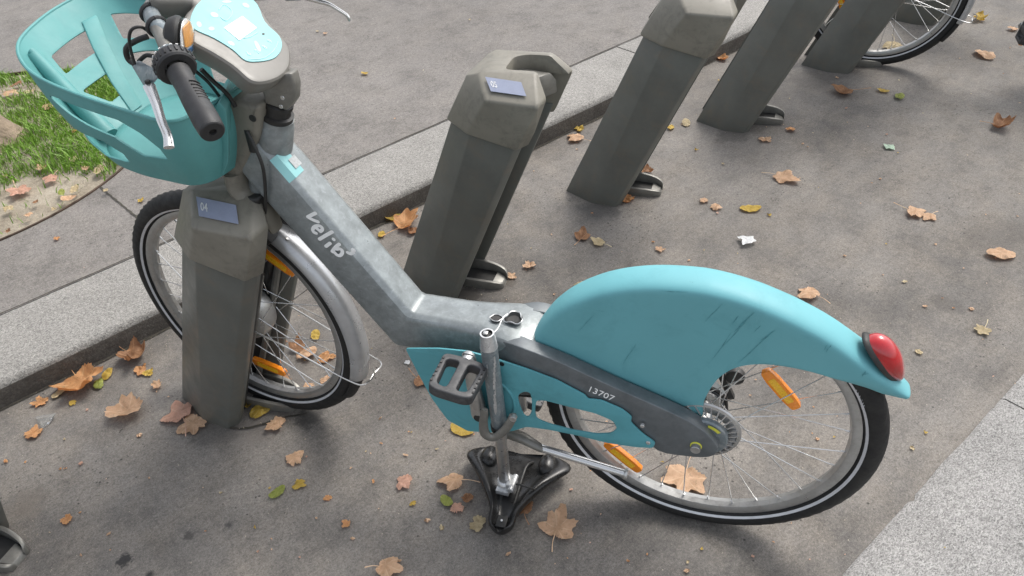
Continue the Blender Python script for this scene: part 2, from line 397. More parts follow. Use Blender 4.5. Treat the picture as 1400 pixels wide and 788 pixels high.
# ------------------------------------------------------------------ setting
def sheet(name, pts, z, m, div=None):
    bm = bmesh.new(); bm.faces.new([bm.verts.new((x, y, z)) for x, y in pts]); o = obj(name, bm, m, flat=True); tag(o, kind='structure'); return o
sheet('ground', [(-60, -60), (60, -60), (60, KY0+.02), (-60, KY0+.02)], 0, 'asphalt')
PC = V((-.12, 3.6, 0)); PR = .83
bm = bmesh.new()   # pavement with the round tree pit cut out
N = 96; inner = [bm.verts.new((PC.x+PR*math.cos(2*math.pi*i/N), PC.y+PR*math.sin(2*math.pi*i/N), KH-.002)) for i in range(N)]
outer = []
for i in range(N):
    a = 2*math.pi*i/N; dx, dy = math.cos(a), math.sin(a); t = 90
    if dy < -1e-6: t = min(t, (KY1-PC.y)/dy)
    outer.append(bm.verts.new((PC.x+dx*t, PC.y+dy*t, KH-.002)))
for i in range(N): bm.faces.new((inner[i], outer[i], outer[(i+1) % N], inner[(i+1) % N]))
tag(obj('pavement', bm, 'walk', flat=True), kind='structure')
# granite kerb: stones end to end
bm = bmesh.new(); x = -6.0; random.seed(3)
stops = [-30, -9, -7.2, -5.3, -3.6, -1.75, 2.46, 4.3, 5.9, 7.6, 9.3, 11, 40]
for a, b in zip(stops, stops[1:]):
    n = 24; rows = []
    prof = [(KY0, 0), (KY0+.002, .03), (KY0+.003, KH-.02), (KY0+.008, KH-.006), (KY0+.02, KH), (KY0+.12, KH+.001), (KY0+.22, KH+.001), (KY1-.004, KH), (KY1, KH-.01)]
    for i in range(n+1):
        xx = a+.003+(b-a-.006)*i/n
        rows.append([V((xx, y+(noise.noise(V((xx*5, z*30, 1)))*.004 if k < 5 else 0), z+(noise.noise(V((xx*6, y*9, 4)))*.0025 if k > 2 else 0))) for k, (y, z) in enumerate(prof)])
    loft(bm, rows, False, False)
ko = obj('kerb', bm, 'granite', angle=60, mats=['granite', 'granface'], flat=True); tag(ko, kind='structure')
for p in ko.data.polygons:
    if p.center.z < KH-.014: p.material_index = 1
# flush granite slab strip at the street edge: slabs with joints and chipped edge
bm = bmesh.new(); joints = [-8, -5.4, -3.4, -1.4, .58, ground(1372, 548).x, 4.2, 6.3, 8.4, 12]
joints[5] = ground(1372, 548).x
for a, b in zip(joints, joints[1:]):
    n = 140; top = []; bot = []
    for i in range(n+1):
        xx = a+.0018+(b-a-.0036)*i/n
        e = RSY+noise.noise(V((xx*9, 2, 0)))*.003+min(0, noise.noise(V((xx*31, 5, 0)))+.25)*.018
        top.append([V((xx, e, .0015)), V((xx, e-.008, .007)), V((xx, e-.12, .008)), V((xx, -.10, .008)), V((xx, -.105, .001))])
    loft(bm, top, False, False)
tag(obj('street_edge_strip', bm, 'slab', angle=60, flat=True), kind='structure')
# dark tar seams, pavement joint with moss
def ribbon(bm, pts, w, z):
    P = [V((*p, z)) for p in pts]; L = []
    for i, p in enumerate(P):
        t = (P[min(i+1, len(P)-1)]-P[max(i-1, 0)]).normalized(); n = V((-t.y, t.x, 0)); ww = w*(1+.5*noise.noise(V((p.x*40, p.y*40, 3))))
        L.append([p+n*ww*.5, p-n*ww*.5])
    loft(bm, L, False, False)
MT['seam'] = mat('dark_seam_dirt', (.045, .04, .033), .9, var=.5, vs=60, dirt=(.09, .085, .04), dirt_amt=.8)
bm = bmesh.new()
ribbon(bm, [(x*.1-4, KY1+.003+.002*math.sin(x*3.)) for x in range(160)], .006, KH+.0025)
a = ground(137, 256, KH); b = ground(205, 312, KH)
ribbon(bm, [(a.x+(b.x-a.x)*i/30+.0015*math.sin(i*2.1), a.y+(b.y-a.y)*i/30) for i in range(31)], .006, KH+.0015)
ribbon(bm, [(x*.1-4, KY0-.004+.003*math.sin(x*5.)) for x in range(160)], .012, .003)
a = ground(340, 590); 
tag(obj('joint_dirt', bm, 'seam', flat=True), kind='structure')
def crack(pxs, w, z=.003):
    bm = bmesh.new(); P = [ground(*p) for p in pxs]; S = spline(P, 10)
    ribbon(bm, [(p.x+.003*noise.noise(p*60), p.y+.003*noise.noise(p*60+V((5, 5, 5)))) for p in S], w, z)
    return bm
for pxs, wd in (([(315, 586), (330, 587), (352, 583), (385, 573), (420, 566)], .006)  , ):
    tag(obj('asphalt_crack', crack(pxs, wd), 'seam', flat=True), kind='structure')
# soil in the tree pit
m, nt, bs = newmat('soil'); MT['soil'] = m
tc = nt.nodes.new('ShaderNodeTexCoord').outputs['Object']
c = ramp(nt, noi(nt, tc, 9, 8, .7), [(.3, (.17, .14, .10)), (.55, (.34, .30, .235)), (.8, (.42, .38, .31))])
c = mixc(nt, .6, c, ramp(nt, noi(nt, tc, 160, 4, .7), [(.3, .6), (.7, 1.3)]), 'MULTIPLY')
nt.links.new(c, bs.inputs['Base Color']); bs.inputs['Roughness'].default_value = .95; bump(nt, bs, noi(nt, tc, 60, 8, .7), .8, .008)
bm = bmesh.new(); rows = []
for j in range(15):
    r = PR*.998*j/14
    rows.append([V((PC.x+r*math.cos(2*math.pi*i/64), PC.y+r*math.sin(2*math.pi*i/64), KH-.012+.02*(1-(j/14)**3)+.012*noise.noise(V((r*4, i*.3, 0)))*(1-j/14))) for i in range(64)])
loft(bm, rows, True, False)
tag(obj('soil', bm, 'soil', angle=180, flat=True), kind='structure')
bm = bmesh.new(); ring = []
for k, (r, z) in enumerate(((PR-.004, KH-.03), (PR-.004, KH+.003), (PR+.004, KH+.003), (PR+.004, KH-.03))):
    ring.append([V((PC.x+r*math.cos(2*math.pi*i/96), PC.y+r*math.sin(2*math.pi*i/96), z)) for i in range(96)])
loft(bm, ring, True, False)
MT['rust'] = mat('rusty_edging', (.075, .05, .035), .8, .2, var=.4, vs=30)
tag(obj('pit_edging', bm, 'rust'), 'thin rusty metal edging ring around the grassy tree pit', 'edging')
# grass
m, nt, bs = newmat('grass_blades'); MT['grass'] = m
tc = nt.nodes.new('ShaderNodeTexCoord').outputs['Object']
c = ramp(nt, noi(nt, tc, 13, 5, .7), [(.3, (.085, .19, .016)), (.55, (.16, .32, .03)), (.8, (.28, .40, .08))])
c = mixc(nt, ramp(nt, noi(nt, tc, 260, 2), [(.35, 0.), (.7, .55)]), c, (.30, .45, .08))
nt.links.new(c, bs.inputs['Base Color']); bs.inputs['Roughness'].default_value = .5
bs.inputs['Subsurface Weight'].default_value = .1; bs.inputs['Subsurface Radius'].default_value = (.01, .02, .004)
random.seed(11); bm = bmesh.new()
bare = [(ground(u, v, KH), r) for u, v, r in ((60, 280, .15), (15, 300, .2), (100, 258, .11), (35, 262, .09), (10, 128, .10), (60, 122, .07), (110, 278, .08), (45, 95, .1))]
cnt = 0
while cnt < 24000:
    a = random.uniform(-math.pi, math.pi); r = PR*.99*math.sqrt(random.random())
    p = V((PC.x+r*math.cos(a), PC.y+r*math.sin(a), KH))
    if p.x < -.75: continue
    d = min((p-q).length/rad for q, rad in bare)
    nz = noise.noise(V((p.x*9, p.y*9, 0)))
    edge = (PR-r)/.06
    if random.random() > min(1, max(.04, (d-.85+nz*.5)*1.6)) : continue
    if nz < -.35 and random.random() < .7: continue
    cnt += 1
    h = random.uniform(.02, .056)*(.55+.6*min(1, d*.7)) * (.6+.4*min(1, edge)); wd = random.uniform(.0012, .0027); ang = random.uniform(0, 6.28)
    lean = V((random.gauss(0, .5), random.gauss(0, .5)-.15, 0))*h
    s = V((math.cos(ang), math.sin(ang), 0))*wd
    z0 = KH-.005
    b0 = bm.verts.new((p.x-s.x, p.y-s.y, z0)); b1 = bm.verts.new((p.x+s.x, p.y+s.y, z0))
    m_ = V((p.x, p.y, z0+h*.62))+lean*.35
    c0 = bm.verts.new(m_-s*.8); c1 = bm.verts.new(m_+s*.8)
    tip = bm.verts.new(V((p.x, p.y, z0+h))+lean)
    bm.faces.new((b0, b1, c1, c0)); bm.faces.new((c0, c1, tip))
tag(obj('grass', bm, 'grass', flat=True), 'bright green grass growing in the round tree pit', 'grass', kind='stuff')
# tree trunk with root flare
tr = empty('plane_tree', Matrix.Translation((-.125, 3.61, KH-.02)))
tag(tr, 'brown plane tree trunk standing in the grassy pit at the left edge', 'tree')
bm = bmesh.new(); rows = []
for k in range(26):
    h = 3.2*(k/25)**1.6; fl = .19+.13*math.exp(-h*7)
    rows.append([V((math.cos(a)*fl*(1+.16*math.exp(-h*5)*math.cos(5*a+1)+.04*noise.noise(V((math.cos(a)*2, math.sin(a)*2, h*2)))), math.sin(a)*fl*(1+.16*math.exp(-h*5)*math.cos(5*a+1)+.04*noise.noise(V((math.cos(a)*2, math.sin(a)*2, h*2+9)))), h)) for a in [2*math.pi*i/40 for i in range(40)]])
loft(bm, rows, True, True); obj('trunk', bm, 'bark', tr, angle=60)

# ------------------------------------------------------------------ docks
E1ANG = math.atan2(-.851, .525)
def dock_parts(root):
    mir = lambda p: V((p[0], .12-p[1], p[2]))
    LEAN = .435
    def plate_half(mirr):
        f = mir if mirr else (lambda p: V(p))
        base = [(0.0, -.004), (.112, -.062), (.194, -.068), (.213, -.044), (.210, -.022), (.198, -.012), (.03, -.008)]
        top = [(-.003, -.014), (.068, -.066), (.198, -.076), (.213, -.048), (.208, -.022), (.198, -.012), (.03, -.008)]
        bm = bmesh.new(); rows = []
        for k in range(6):
            t = k/5; z = -.03+t*.63
            rows.append([f((a[0]+(b[0]-a[0])*t+LEAN*z, a[1]+(b[1]-a[1])*t, z)) for a, b in zip(base, top)])
        loft(bm, rows); return bm
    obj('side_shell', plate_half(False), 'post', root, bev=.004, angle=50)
    bm = bmesh.new(); rows = []
    for z in (-.03, .2, .4, .6): rows.append([V((a+LEAN*z, b, z)) for a, b in ((.01, .105), (.03, .132), (.2, .136), (.232, .122), (.232, .103), (.2, .101))])
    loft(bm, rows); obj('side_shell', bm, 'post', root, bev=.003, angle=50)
    # dark liners inside the slot
    for s in (0, 1):
        bm = bmesh.new()
        y = .003 if not s else .098
        rows = []
        for z in (0.0, .3, .6): rows.append([V((.04+LEAN*z, y-.004, z)), V((.195+LEAN*z, y-.004, z)), V((.198+LEAN*z, y+.004, z)), V((.04+LEAN*z, y+.004, z))])
        loft(bm, rows); obj('slot_liner', bm, 'liner', root, bev=.001)
        bm = bmesh.new(); yy = .012 if not s else .091      # grey guide rail near the rear mouth
        tube(bm, [(.188, yy, .02), (.188+LEAN*.25, yy, .25), (.188+LEAN*.5, yy, .5)], .009, 8, squash=(1, .8)); obj('guide_rail', bm, 'greymetal', root)
    # cap
    A, B, Cc, J = (.245, -.026, .598), (.318, -.076, .59), (.452, -.084, .562), (.468, -.048, .557)
    D, E, F, G, H, I = (.389, -.101, .698), (.517, -.098, .692), (.489, -.02, .735), (.35, -.03, .733), (.308, -.014, .716), (.530, -.046, .684)
    pts = [A, B, Cc, (.478, -.03, .556), D, E, F, G, H, (.516, -.041, .680), (.245, .125, .598), (.31, .142, .592), (.455, .145, .575), (.495, .12, .578), (.32, .122, .716), (.345, .112, .733), (.494, .112, .735), (.545, .118, .69), (.52, .142, .685), (.40, .146, .69)]
    bm = bmesh.new(); hull(bm, [V(p) for p in pts])
    bmesh.ops.dissolve_limit(bm, angle_limit=R(9), verts=bm.verts, edges=bm.edges); co = obj('cap', bm, 'taupe', root, angle=40, bev=.0065, seg=3)
    cut = bmesh.new()
    bx = [(.412, -.003), (.436, .012-.012)]
    def prism(bm, poly, z0, z1):
        loft(bm, [[V((x, y, z0)) for x, y in poly], [V((x, y, z1)) for x, y in poly]])
    prism(cut, roundpoly([(.405, -.002), (.487, -.002), (.531, -.062), (.66, -.062), (.66, .09), (.435, .09), (.405, .072)], .016, 4), .5, .9)
    wz = lambda z: .42*(z-.68)
    loft(cut, [[V((x+wz(z), y, z)) for x, y in ((.484, -.0015), (.534, -.066), (.75, -.066), (.75, -.0015))] for z in (.45, .9)])
    prism(cut, [(.1, -.001), (.66, -.001), (.66, .106), (.1, .106)], .4, .69)
    me = bpy.data.meshes.new('c'); bmesh.ops.recalc_face_normals(cut, faces=cut.faces); cut.to_mesh(me); cut.free(); oc = bpy.data.objects.new('c', me); C.objects.link(oc); oc.parent = root
    md = co.modifiers.new('x', 'BOOLEAN'); md.object = oc; md.operation = 'DIFFERENCE'; md.solver = 'EXACT'; md.use_self = True
    b = co.modifiers.new('b', 'BEVEL'); b.width = .0035; b.segments = 2; b.limit_method = 'ANGLE'; b.angle_limit = R(35)
    bpy.context.view_layer.update()
    nm = bpy.data.meshes.new_from_object(co.evaluated_get(bpy.context.evaluated_depsgraph_get())); co.modifiers.clear(); co.data = nm; nm.name = 'cap'
    for p in nm.polygons: p.use_smooth = True
    nm.set_sharp_from_angle(angle=R(40)); bpy.data.objects.remove(oc)
    # lock block inside the notch
    bm = bmesh.new(); hull(bm, [V(p) for p in ((.395, .012, .70), (.395, .09, .70), (.47, .02, .705), (.50, .07, .70), (.51, .085, .675), (.46, .02, .64), (.51, .09, .64), (.38, .012, .62), (.38, .09, .62))])
    obj('lock_block', bm, 'greymetal', root, bev=.004)
    bm = bmesh.new(); hull(bm, [V(p) for p in ((.42, .004, .66), (.42, .094, .66), (.47, .004, .60), (.47, .094, .60), (.40, .004, .55), (.40, .094, .55))]); obj('lock_housing', bm, 'dark', root, bev=.003)
    # wheel guide foot
    bm = bmesh.new()
    for y0, y1, z1 in ((.014, .022, .026), (.094, .102, .042)):
        rows = []
        for t in range(11):
            f = t/10; xx = .2+.135*math.sin(f*math.pi/2)**.8 if f else .2; zz = z1*math.cos(f*1.35)**.7+.006; yo = .03*(1-math.cos(f*1.3))*(1 if y0 < .05 else -1)
            rows.append([V((xx, y0+yo, 0)), V((xx, y1+yo, 0)), V((xx, y1+yo+.001, zz)), V((xx, y0+yo-.001, zz))])
        loft(bm, rows)
    obj('guide_lip', bm, 'greymetal', root, bev=.0015)
    bm = bmesh.new(); hull(bm, [V(p) for p in ((.30, .03, 0), (.30, .088, 0), (.335, .04, 0), (.335, .08, 0), (.30, .034, .02), (.30, .084, .02), (.328, .042, .012), (.328, .078, .012))]); obj('guide_end', bm, 'greymetal', root, bev=.002)
    bm = bmesh.new(); box(bm, (.255, .058, .008), (.10, .066, .012)); obj('guide_pad', bm, 'dark', root)
    # sticker on the sloping face
    s = [V((.366, -.040, .725)), V((.461, -.045, .723)), V((.468, -.0665, .694)), V((.376, -.063, .697))]
    n = (V(E)-V(D)).cross(V(G)-V(D)).normalized()
    if n.z < 0: n = -n
    pl_ = V(F); fit = lambda p: p-n*((p-pl_).dot(n)) if True else p
    # face plane through D,E,F
    iw = root.matrix_basis.inverted(); co_ = iw @ CAM; q = []
    for u, v in ((268.6, 269.5), (323, 281), (326.5, 307), (272.6, 296)):
        r = (iw @ (CAM+ray(u, v)))-co_; t = (V(F)-co_).dot(n)/r.dot(n); q.append(co_+r*t+n*.0016)
    bm = bmesh.new(); loft(bm, [[p-n*.0012 for p in q], q]); st = obj('number_plate', bm, 'lav', root)
    return q, n
dock_proto = None; docks = {}
def copy_tree(o, parent=None):
    c = o.copy(); C.objects.link(c); c.parent = parent
    for ch in list(o.children): copy_tree(ch, c)
    return c
desc = {-1: 'grey bike dock at the bottom left corner with only its base in view', 0: 'grey bike dock numbered 04 holding the turquoise bicycle front wheel',
        1: 'empty grey bike dock numbered 05 with its open cap notch in view', 2: 'empty grey bike dock with its cap cut by the top edge, second behind dock 05',
        3: 'grey bike dock just left of the one that holds the far bicycle', 4: 'grey leaning dock holding the front wheel of the bicycle at the top right',
        5: 'grey dock seen through the spokes of the far bicycle at the top edge'}
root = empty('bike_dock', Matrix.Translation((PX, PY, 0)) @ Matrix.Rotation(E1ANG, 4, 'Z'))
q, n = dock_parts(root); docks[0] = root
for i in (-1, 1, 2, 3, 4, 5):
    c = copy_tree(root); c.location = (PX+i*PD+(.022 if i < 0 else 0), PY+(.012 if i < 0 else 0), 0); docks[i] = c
bpy.data.objects.remove([c for c in docks[2].children if c.name.startswith('number_plate')][0])
for i, c in docks.items(): tag(c, desc[i], 'bike dock', 'bike docks in a row along the kerb')
for i, t in ((0, '04'), (1, '05')):
    ux = q[1]-q[0]; uy = q[0]-q[3]
    o = text('lettering', t, 'white', docks[i], (0, 0, 0), (1, 0, 0), (0, 1, 0), 1.0, thick=.001, bold=.022, shear=.15)
    for v in o.data.vertices:
        c = v.co.copy(); v.co = q[3]+ux*(.07+c.x*.18)+uy*(.32+c.y*.60)+n*(.0006+c.z*.0)
for i in docks:
    for fx, fy in ((.62, .62), (.72, .55)):
        pass

# ------------------------------------------------------------------ bicycles
WR, TR = .303, .0235
FH = R(115.71-121.66)
FW = Matrix.Translation((1.0975, -.0487, .3265)) @ Matrix.Rotation(FH, 4, 'Z')
SA = V((.81, 0, .90)); SX = V((.40, 0, -.917)).normalized()
STEER = Matrix.Translation(SA) @ Matrix.Rotation(-FH, 4, SX) @ Matrix.Translation(-SA)   # axis points down
def wheel(root, mx, name, reflectors, nsp=32, hub='dynamo'):
    """wheel in its own frame: axle along y, centre at origin"""
    prof = []
    for k in range(14):      # rim: box section
        pass
    rim = [(.283, -.0135), (.2835, -.011), (.277, -.009), (.276, .009), (.2835, .011), (.283, .0135), (.274, .0145), (.2655, .011), (.262, 0), (.2655, -.011), (.274, -.0145)]
    bm = bmesh.new(); lathe(bm, (0, 0, 0), (0, 1, 0), [(r, -h) for r, h in rim], 96, closed=True)
    wh = obj(name, bm, 'rim', root, angle=30); wh.matrix_local = mx
    bm = bmesh.new(); nseg = 150; rings = []
    for i in range(nseg):
        a = 2*math.pi*i/nseg; ring = []
        for k in range(20):
            b = -math.pi*.80+1.6*math.pi*k/19
            tread = .0012*(1 if (i+(k % 2)) % 2 else -1) if abs(b) < .8 else 0
            rr = WR+(TR+tread)*math.cos(b); yy = (TR+tread)*math.sin(b)
            ring.append(V((rr*math.cos(a), yy, rr*math.sin(a))))
        rings.append(ring)
    rings.append(rings[0])
    vs = [[bm.verts.new(p) for p in r] for r in rings[:-1]]; vs.append(vs[0])
    for A, B in zip(vs, vs[1:]):
        for k in range(20): bm.faces.new((A[k], A[(k+1) % 20], B[(k+1) % 20], B[k]))
    obj('tyre', bm, 'rubber', wh, angle=50)
    for s in (-1, 1):
        bm = bmesh.new(); rows = []
        for bb in (2.02, 2.14, 2.26):
            rows.append((WR+(TR+.0006)*math.cos(bb), s*(TR+.0006)*math.sin(bb)))
        lathe(bm, (0, 0, 0), (0, 1, 0), [(r, h) for r, h in rows], 96); obj('reflective_band', bm, 'reflstripe', wh)
    # hub
    bm = bmesh.new()
    if hub == 'dynamo':
        lathe(bm, (0, 0, 0), (0, 1, 0), [(0, -.044), (.012, -.044), (.03, -.039), (.062, -.032), (.074, -.022), (.078, -.006), (.078, .006), (.074, .022), (.062, .032), (.03, .039), (.012, .044), (0, .044)], 40)
        obj('hub', bm, 'alloy', wh)
    else:
        lathe(bm, (0, 0, 0), (0, 1, 0), [(0, -.06), (.008, -.06), (.012, -.04), (.03, -.036), (.031, -.032), (.018, -.028), (.017, .026), (.03, .03), (.031, .034), (.012, .038), (.008, .06), (0, .06)], 32)
        obj('hub', bm, 'alloy', wh)
    hr = .070 if hub == 'dynamo' else .029
    base = []
    for s in (-1, 1):
        bm = bmesh.new()
        for sgn in (-1,):
            pass
    # spokes: two mirror-image meshes, copied round
    def spoke_mesh(side, dr):
        a0 = dr*R(58 if hub != 'dynamo' else 40)
        p = V((hr*math.cos(a0), side*.03, hr*math.sin(a0))); q_ = V((.267, side*.002, 0)); bm = bmesh.new()
        tube(bm, [p, q_], .00125, 6, smooth=False); tube(bm, [q_*.955+V((0, side*.0012, 0)), q_], .0021, 6, smooth=False); return bm
    protos = [obj('spoke', spoke_mesh(s, d), 'steel', wh) for s, d in ((1, 1), (-1, 1), (1, -1), (-1, -1))]
    for i in range(nsp):
        pr = protos[i % 4]
        c = pr if i < 4 else pr.copy()
        if i >= 4: C.objects.link(c); c.parent = wh
        c.matrix_local = Matrix.Rotation(-2*math.pi*(i+.35)/nsp, 4, 'Y')
    # reflectors
    for (a, rad, tilt) in reflectors:
        bm = bmesh.new(); L = .052; W_ = .0125
        ol = roundpoly([(-L, -W_*.75), (-L, W_*.75), (-L*.5, W_), (L*.5, W_), (L, W_*.75), (L, -W_*.75), (L*.5, -W_), (-L*.5, -W_)], .006, 3)
        c0 = V((rad*math.cos(a), 0, rad*math.sin(a))); t = V((-math.sin(a+tilt), 0, math.cos(a+tilt))); rr_ = V((math.cos(a+tilt), 0, math.sin(a+tilt)))
        mp = lambda x, y, h: c0+t*x+rr_*y+V((0, .006+h, 0))
        rf = plate('reflector', [ol], 'amber', wh, mp, .012, .0015)
        ins = roundpoly([(-L*.62, -W_*.55), (-L*.62, W_*.55), (L*.62, W_*.55), (L*.62, -W_*.55)], .003, 3)
        plate('reflector_prism', [ins], 'amberbright', wh, lambda x, y, h: c0+t*x+rr_*y+V((0, .0066+h, 0)), .001)
    return wh
def bicycle(root, teal, near=True, frontrefl=(), rearrefl=()):
    # ---- wheels
    rw = wheel(root, Matrix.Translation((0, 0, .3265)), 'rear_wheel', rearrefl, hub='rear')
    fw = wheel(root, FW, 'front_wheel', frontrefl, hub='dynamo')
    # ---- frame
    def sec(bm):
        N_ = V((.829, 0, -.559)); U_ = V((-.559, 0, -.829))        # normal (down-forward), along the tube (down-back)
        pr = [(.030, -.049), (.040, -.040), (.044, -.030), (.044, .030), (.041, .040), (.030, .050)]
        pr = pr+[(-y, n_) for y, n_ in pr[::-1]]
        zc = .455; rings = []
        def top(y, n_, f, k=1.0): # on the down tube at distance f
            return V((0, y*k, 0))+N_*(.268+n_*k)+U_*f
        # head end: N.P=.268 line through; param f from head
        f0 = V((.835, 0, .80)).dot(U_)
        hb = .455
        rings.append([top(y, n_, f0-.045, .94) for y, n_ in pr]); rings.append([top(y, n_, f0+.02, 1.0) for y, n_ in pr])
        # mitre ring
        mi = []
        for y, n_ in pr:
            z = hb-n_*(.72 if n_ < 0 else 1.38)
            b = N_*(.268+n_); f = (z-b.z)/U_.z; mi.append(V((b.x+U_.x*f, y, z)))
        f1 = mi[0]
        rings.append([r_+(q_-r_)*.985 for r_, q_ in zip(rings[-1], mi)])
        rings.append([V((q_.x-.006, q_.y, q_.z)) for q_ in mi])
        for x, zc_, kk, ww, k2 in ((.50, .457, .72, 1.02, 1.2), (.44, .460, .70, 1.14, 1.0), (.39, .461, .68, 1.38, .9), (.345, .455, .66, 1.55, .8), (.325, .448, .6, 1.55, .7)):
            rings.append([V((x, y*ww, zc_-n_*(kk if n_ < 0 else k2))) for y, n_ in pr])
        loft(bm, rings)
    bm = bmesh.new(); sec(bm); fr = obj('frame', bm, 'galv', root, angle=24, bev=.004, seg=3)
    # head tube cone and rings
    hx = V((.815, 0, .885)); ax = V((-.40, 0, .917)).normalized()
    bm = bmesh.new(); lathe(bm, hx, ax, [(.036, -.17), (.037, -.12), (.036, -.06), (.033, -.015), (.031, -.012), (.0305, 0), (.0, 0)], 36); obj('head_tube', bm, 'galv', root)
    bm = bmesh.new(); lathe(bm, hx, ax, [(.0295, 0), (.0295, .008), (.024, .010), (.023, .022), (.026, .024), (.026, .032), (.02, .036)], 36); obj('headset', bm, 'dark', root)
    # rear arms
    def armplate(y_out, th, nm, side=1):
        TP = [(640, 458), (690, 468), (716, 477), (760, 494), (800, 512), (850, 535), (900, 557), (940, 576), (963, 591), (977, 606), (982, 614)]
        BP = [(640, 478), (680, 492), (702, 500), (745, 522), (790, 545), (835, 563), (866, 585), (898, 616), (935, 624), (965, 626), (977, 622)]
        YO = [.034, .060, .0705]+[.072]*8; bm = bmesh.new(); rows = []
        T3 = spline([bk(*p, y) for p, y in zip(TP, YO)], 3); B3 = spline([bk(*p, y) for p, y in zip(BP, YO)], 3)
        for a, b in zip(T3, B3):
            rows.append([V((a.x, side*a.y, a.z)), V((b.x, side*b.y, b.z)), V((b.x, side*(b.y-th), b.z)), V((a.x, side*(a.y-th), a.z))])
        loft(bm, rows); return obj(nm, bm, 'galvdark', root, angle=40, bev=.005, seg=3)
    armplate(.072, .03, 'rear_arm'); armplate(.072, .03, 'rear_arm', -1)
    # hole with torn rim on top of the beam
    hc = V((.385, .004, .498))
    if near:
        bm = bmesh.new(); lathe(bm, hc+V((0, 0, .001)), (0, 0, 1), [(0, -.004), (.012, -.003), (.0155, .001), (.0165, .0025), (.018, .001)], 28); 
        obj('tube_stub', bm, 'dark', root)
        bm = bmesh.new(); tube(bm, [hc+V(((.0175+.003*math.sin(3*a))*math.cos(a)*1.05, (.0175+.003*math.sin(3*a))*math.sin(a), .003+.0015*math.sin(5*a))) for a in [2*math.pi*i/24 for i in range(25)]], .0012, 6, smooth=False)
        tube(bm, [hc+V((.033+(.012+.002*math.sin(4*a))*math.cos(a), .008+.010*math.sin(a), .002)) for a in [2*math.pi*i/16 for i in range(17)]], .001, 6, smooth=False)
        obj('torn_rim', bm, 'raw', root)
        bm = bmesh.new(); lathe(bm, hc+V((.033, .008, .0005)), (0, 0, 1), [(0, 0), (.011, .0005), (.012, -.001)], 20); obj('small_stub', bm, 'dark', root)
    # ---- rear mudguard
    Oc = [(.352, .430), (.345, .462), (.328, .505), (.298, .553), (.255, .596), (.195, .634), (.125, .658), (.05, .668), (0.0, .666), (-.05, .657), (-.09, .645), (-.13, .630), (-.18, .606), (-.23, .574), (-.27, .545), (-.305, .515), (-.328, .492)]
    Ipx = [(731, 468), (745, 474), (768, 485), (800, 500), (840, 519), (880, 536), (920, 553), (957, 569), (963, 547), (975, 525), (990, 510), (1012, 500), (1045, 497), (1090, 503), (1135, 515), (1190, 531), (1236, 541)]
    Ip = []
    for k, p in enumerate(Ipx):
        q_ = bk(*p, .036 if k < 15 else (.03 if k == 15 else .02)); Ip.append((q_.x, q_.z))
    O3 = spline([V((a, 0, b)) for a, b in Oc], 6); I3 = spline([V((a, 0, b)) for a, b in Ip], 6)
    bm = bmesh.new(); rows = []
    M_ = len(O3)
    for k, (o_, i_) in enumerate(zip(O3, I3)):
        f = k/(M_-1); wy = .037*(1 if f < .88 else 1-.5*(f-.88)/.12); dr = V((0, 0, .3265)); inn = (V((-.02, 0, .33))-o_).normalized()
        if k == 0: i_ = o_+inn*.02
        dist = (i_-o_).length; cd_ = min(.028, dist*.6); ring = []
        half = []
        for yy_, dd_ in ((0, 0), (.3, .015), (.55, .07), (.75, .16), (.88, .27), (.945, .37), (.975, .48), (.992, .66), (1, 1)):
            half.append((wy*yy_, cd_*dd_))
        pts = [o_+V((0, y, 0))+inn*dd for y, dd in half]
        last = pts[-1]; tgt = V((i_.x, pts[-1].y, i_.z))
        for a in range(1, 9):
            pts.append(last+(tgt-last)*a/8)
        full = [V((p.x, -p.y, p.z)) for p in pts[::-1]]+pts[1:]
        rows.append(full)
    loft(bm, rows, False, False)
    me = bpy.data.meshes.new('rear_mudguard'); bmesh.ops.recalc_face_normals(bm, faces=bm.faces); bm.to_mesh(me); bm.free()
    o = bpy.data.objects.new('rear_mudguard', me); C.objects.link(o); me.materials.append(MT['fender' if teal == 'teal' else teal]); s = o.modifiers.new('s', 'SOLIDIFY'); s.thickness = .003; s.offset = 0
    bpy.context.view_layer.update(); finish(o, 50, .0008, 1); o.parent = root
    rm = o
    # ---- tail light: black base and red lens riding on the mudguard
    c0 = V((-.270, 0, .555)); tdir = V((-.66, 0, -.75)).normalized(); ndir = V((-.75, 0, .66)).normalized()
    bm = bmesh.new()
    def blob(bm, c, t, nrm, L, W_, H_, e0=0, sh=1., seg=24):
        rows = []
        for i in range(seg+1):
            a = math.pi*i/seg; x = -L*math.cos(a); k = math.sin(a)**.75*(1-.30*max(0, x/L)**1.5)
            hh = H_*(1-.25*(x/L)) if sh != 1 else H_
            rows.append([c+t*x+V((0, 1, 0))*W_*k*math.cos(b)+nrm*(hh*k*math.sin(b) if b <= math.pi else H_*.3*k*math.sin(b)) for b in [2*math.pi*j/24 for j in range(24)]])
        loft(bm, rows, True, False); bmesh.ops.remove_doubles(bm, verts=bm.verts, dist=1e-5)
    blob(bm, c0-ndir*.004, tdir, ndir, .055, .031, .015); obj('tail_light_base', bm, 'dark', root)
    bm = bmesh.new(); blob(bm, c0+tdir*.004+ndir*.003, tdir, ndir, .052, .027, .027, sh=2); tl = obj('tail_light', bm, 'red', root)
    # ---- chain guard
    gp = lambda L_, y=.078: [(lambda p: (p.x, p.z))(bk(u, v, y)) for u, v in L_]
    og = [(554, 477), (600, 477), (640, 481), (680, 492), (720, 505), (760, 520), (800, 541), (803, 546), (822, 548), (850, 560), (864, 571), (862, 578), (880, 595), (896, 606), (893, 613), (870, 612), (830, 606), (790, 596), (750, 588), (720, 584), (700, 590), (670, 592), (640, 590), (612, 575), (590, 545), (572, 512)]
    h1 = [(714, 537), (725, 539), (727, 560), (722, 570), (715, 566), (708, 545)]
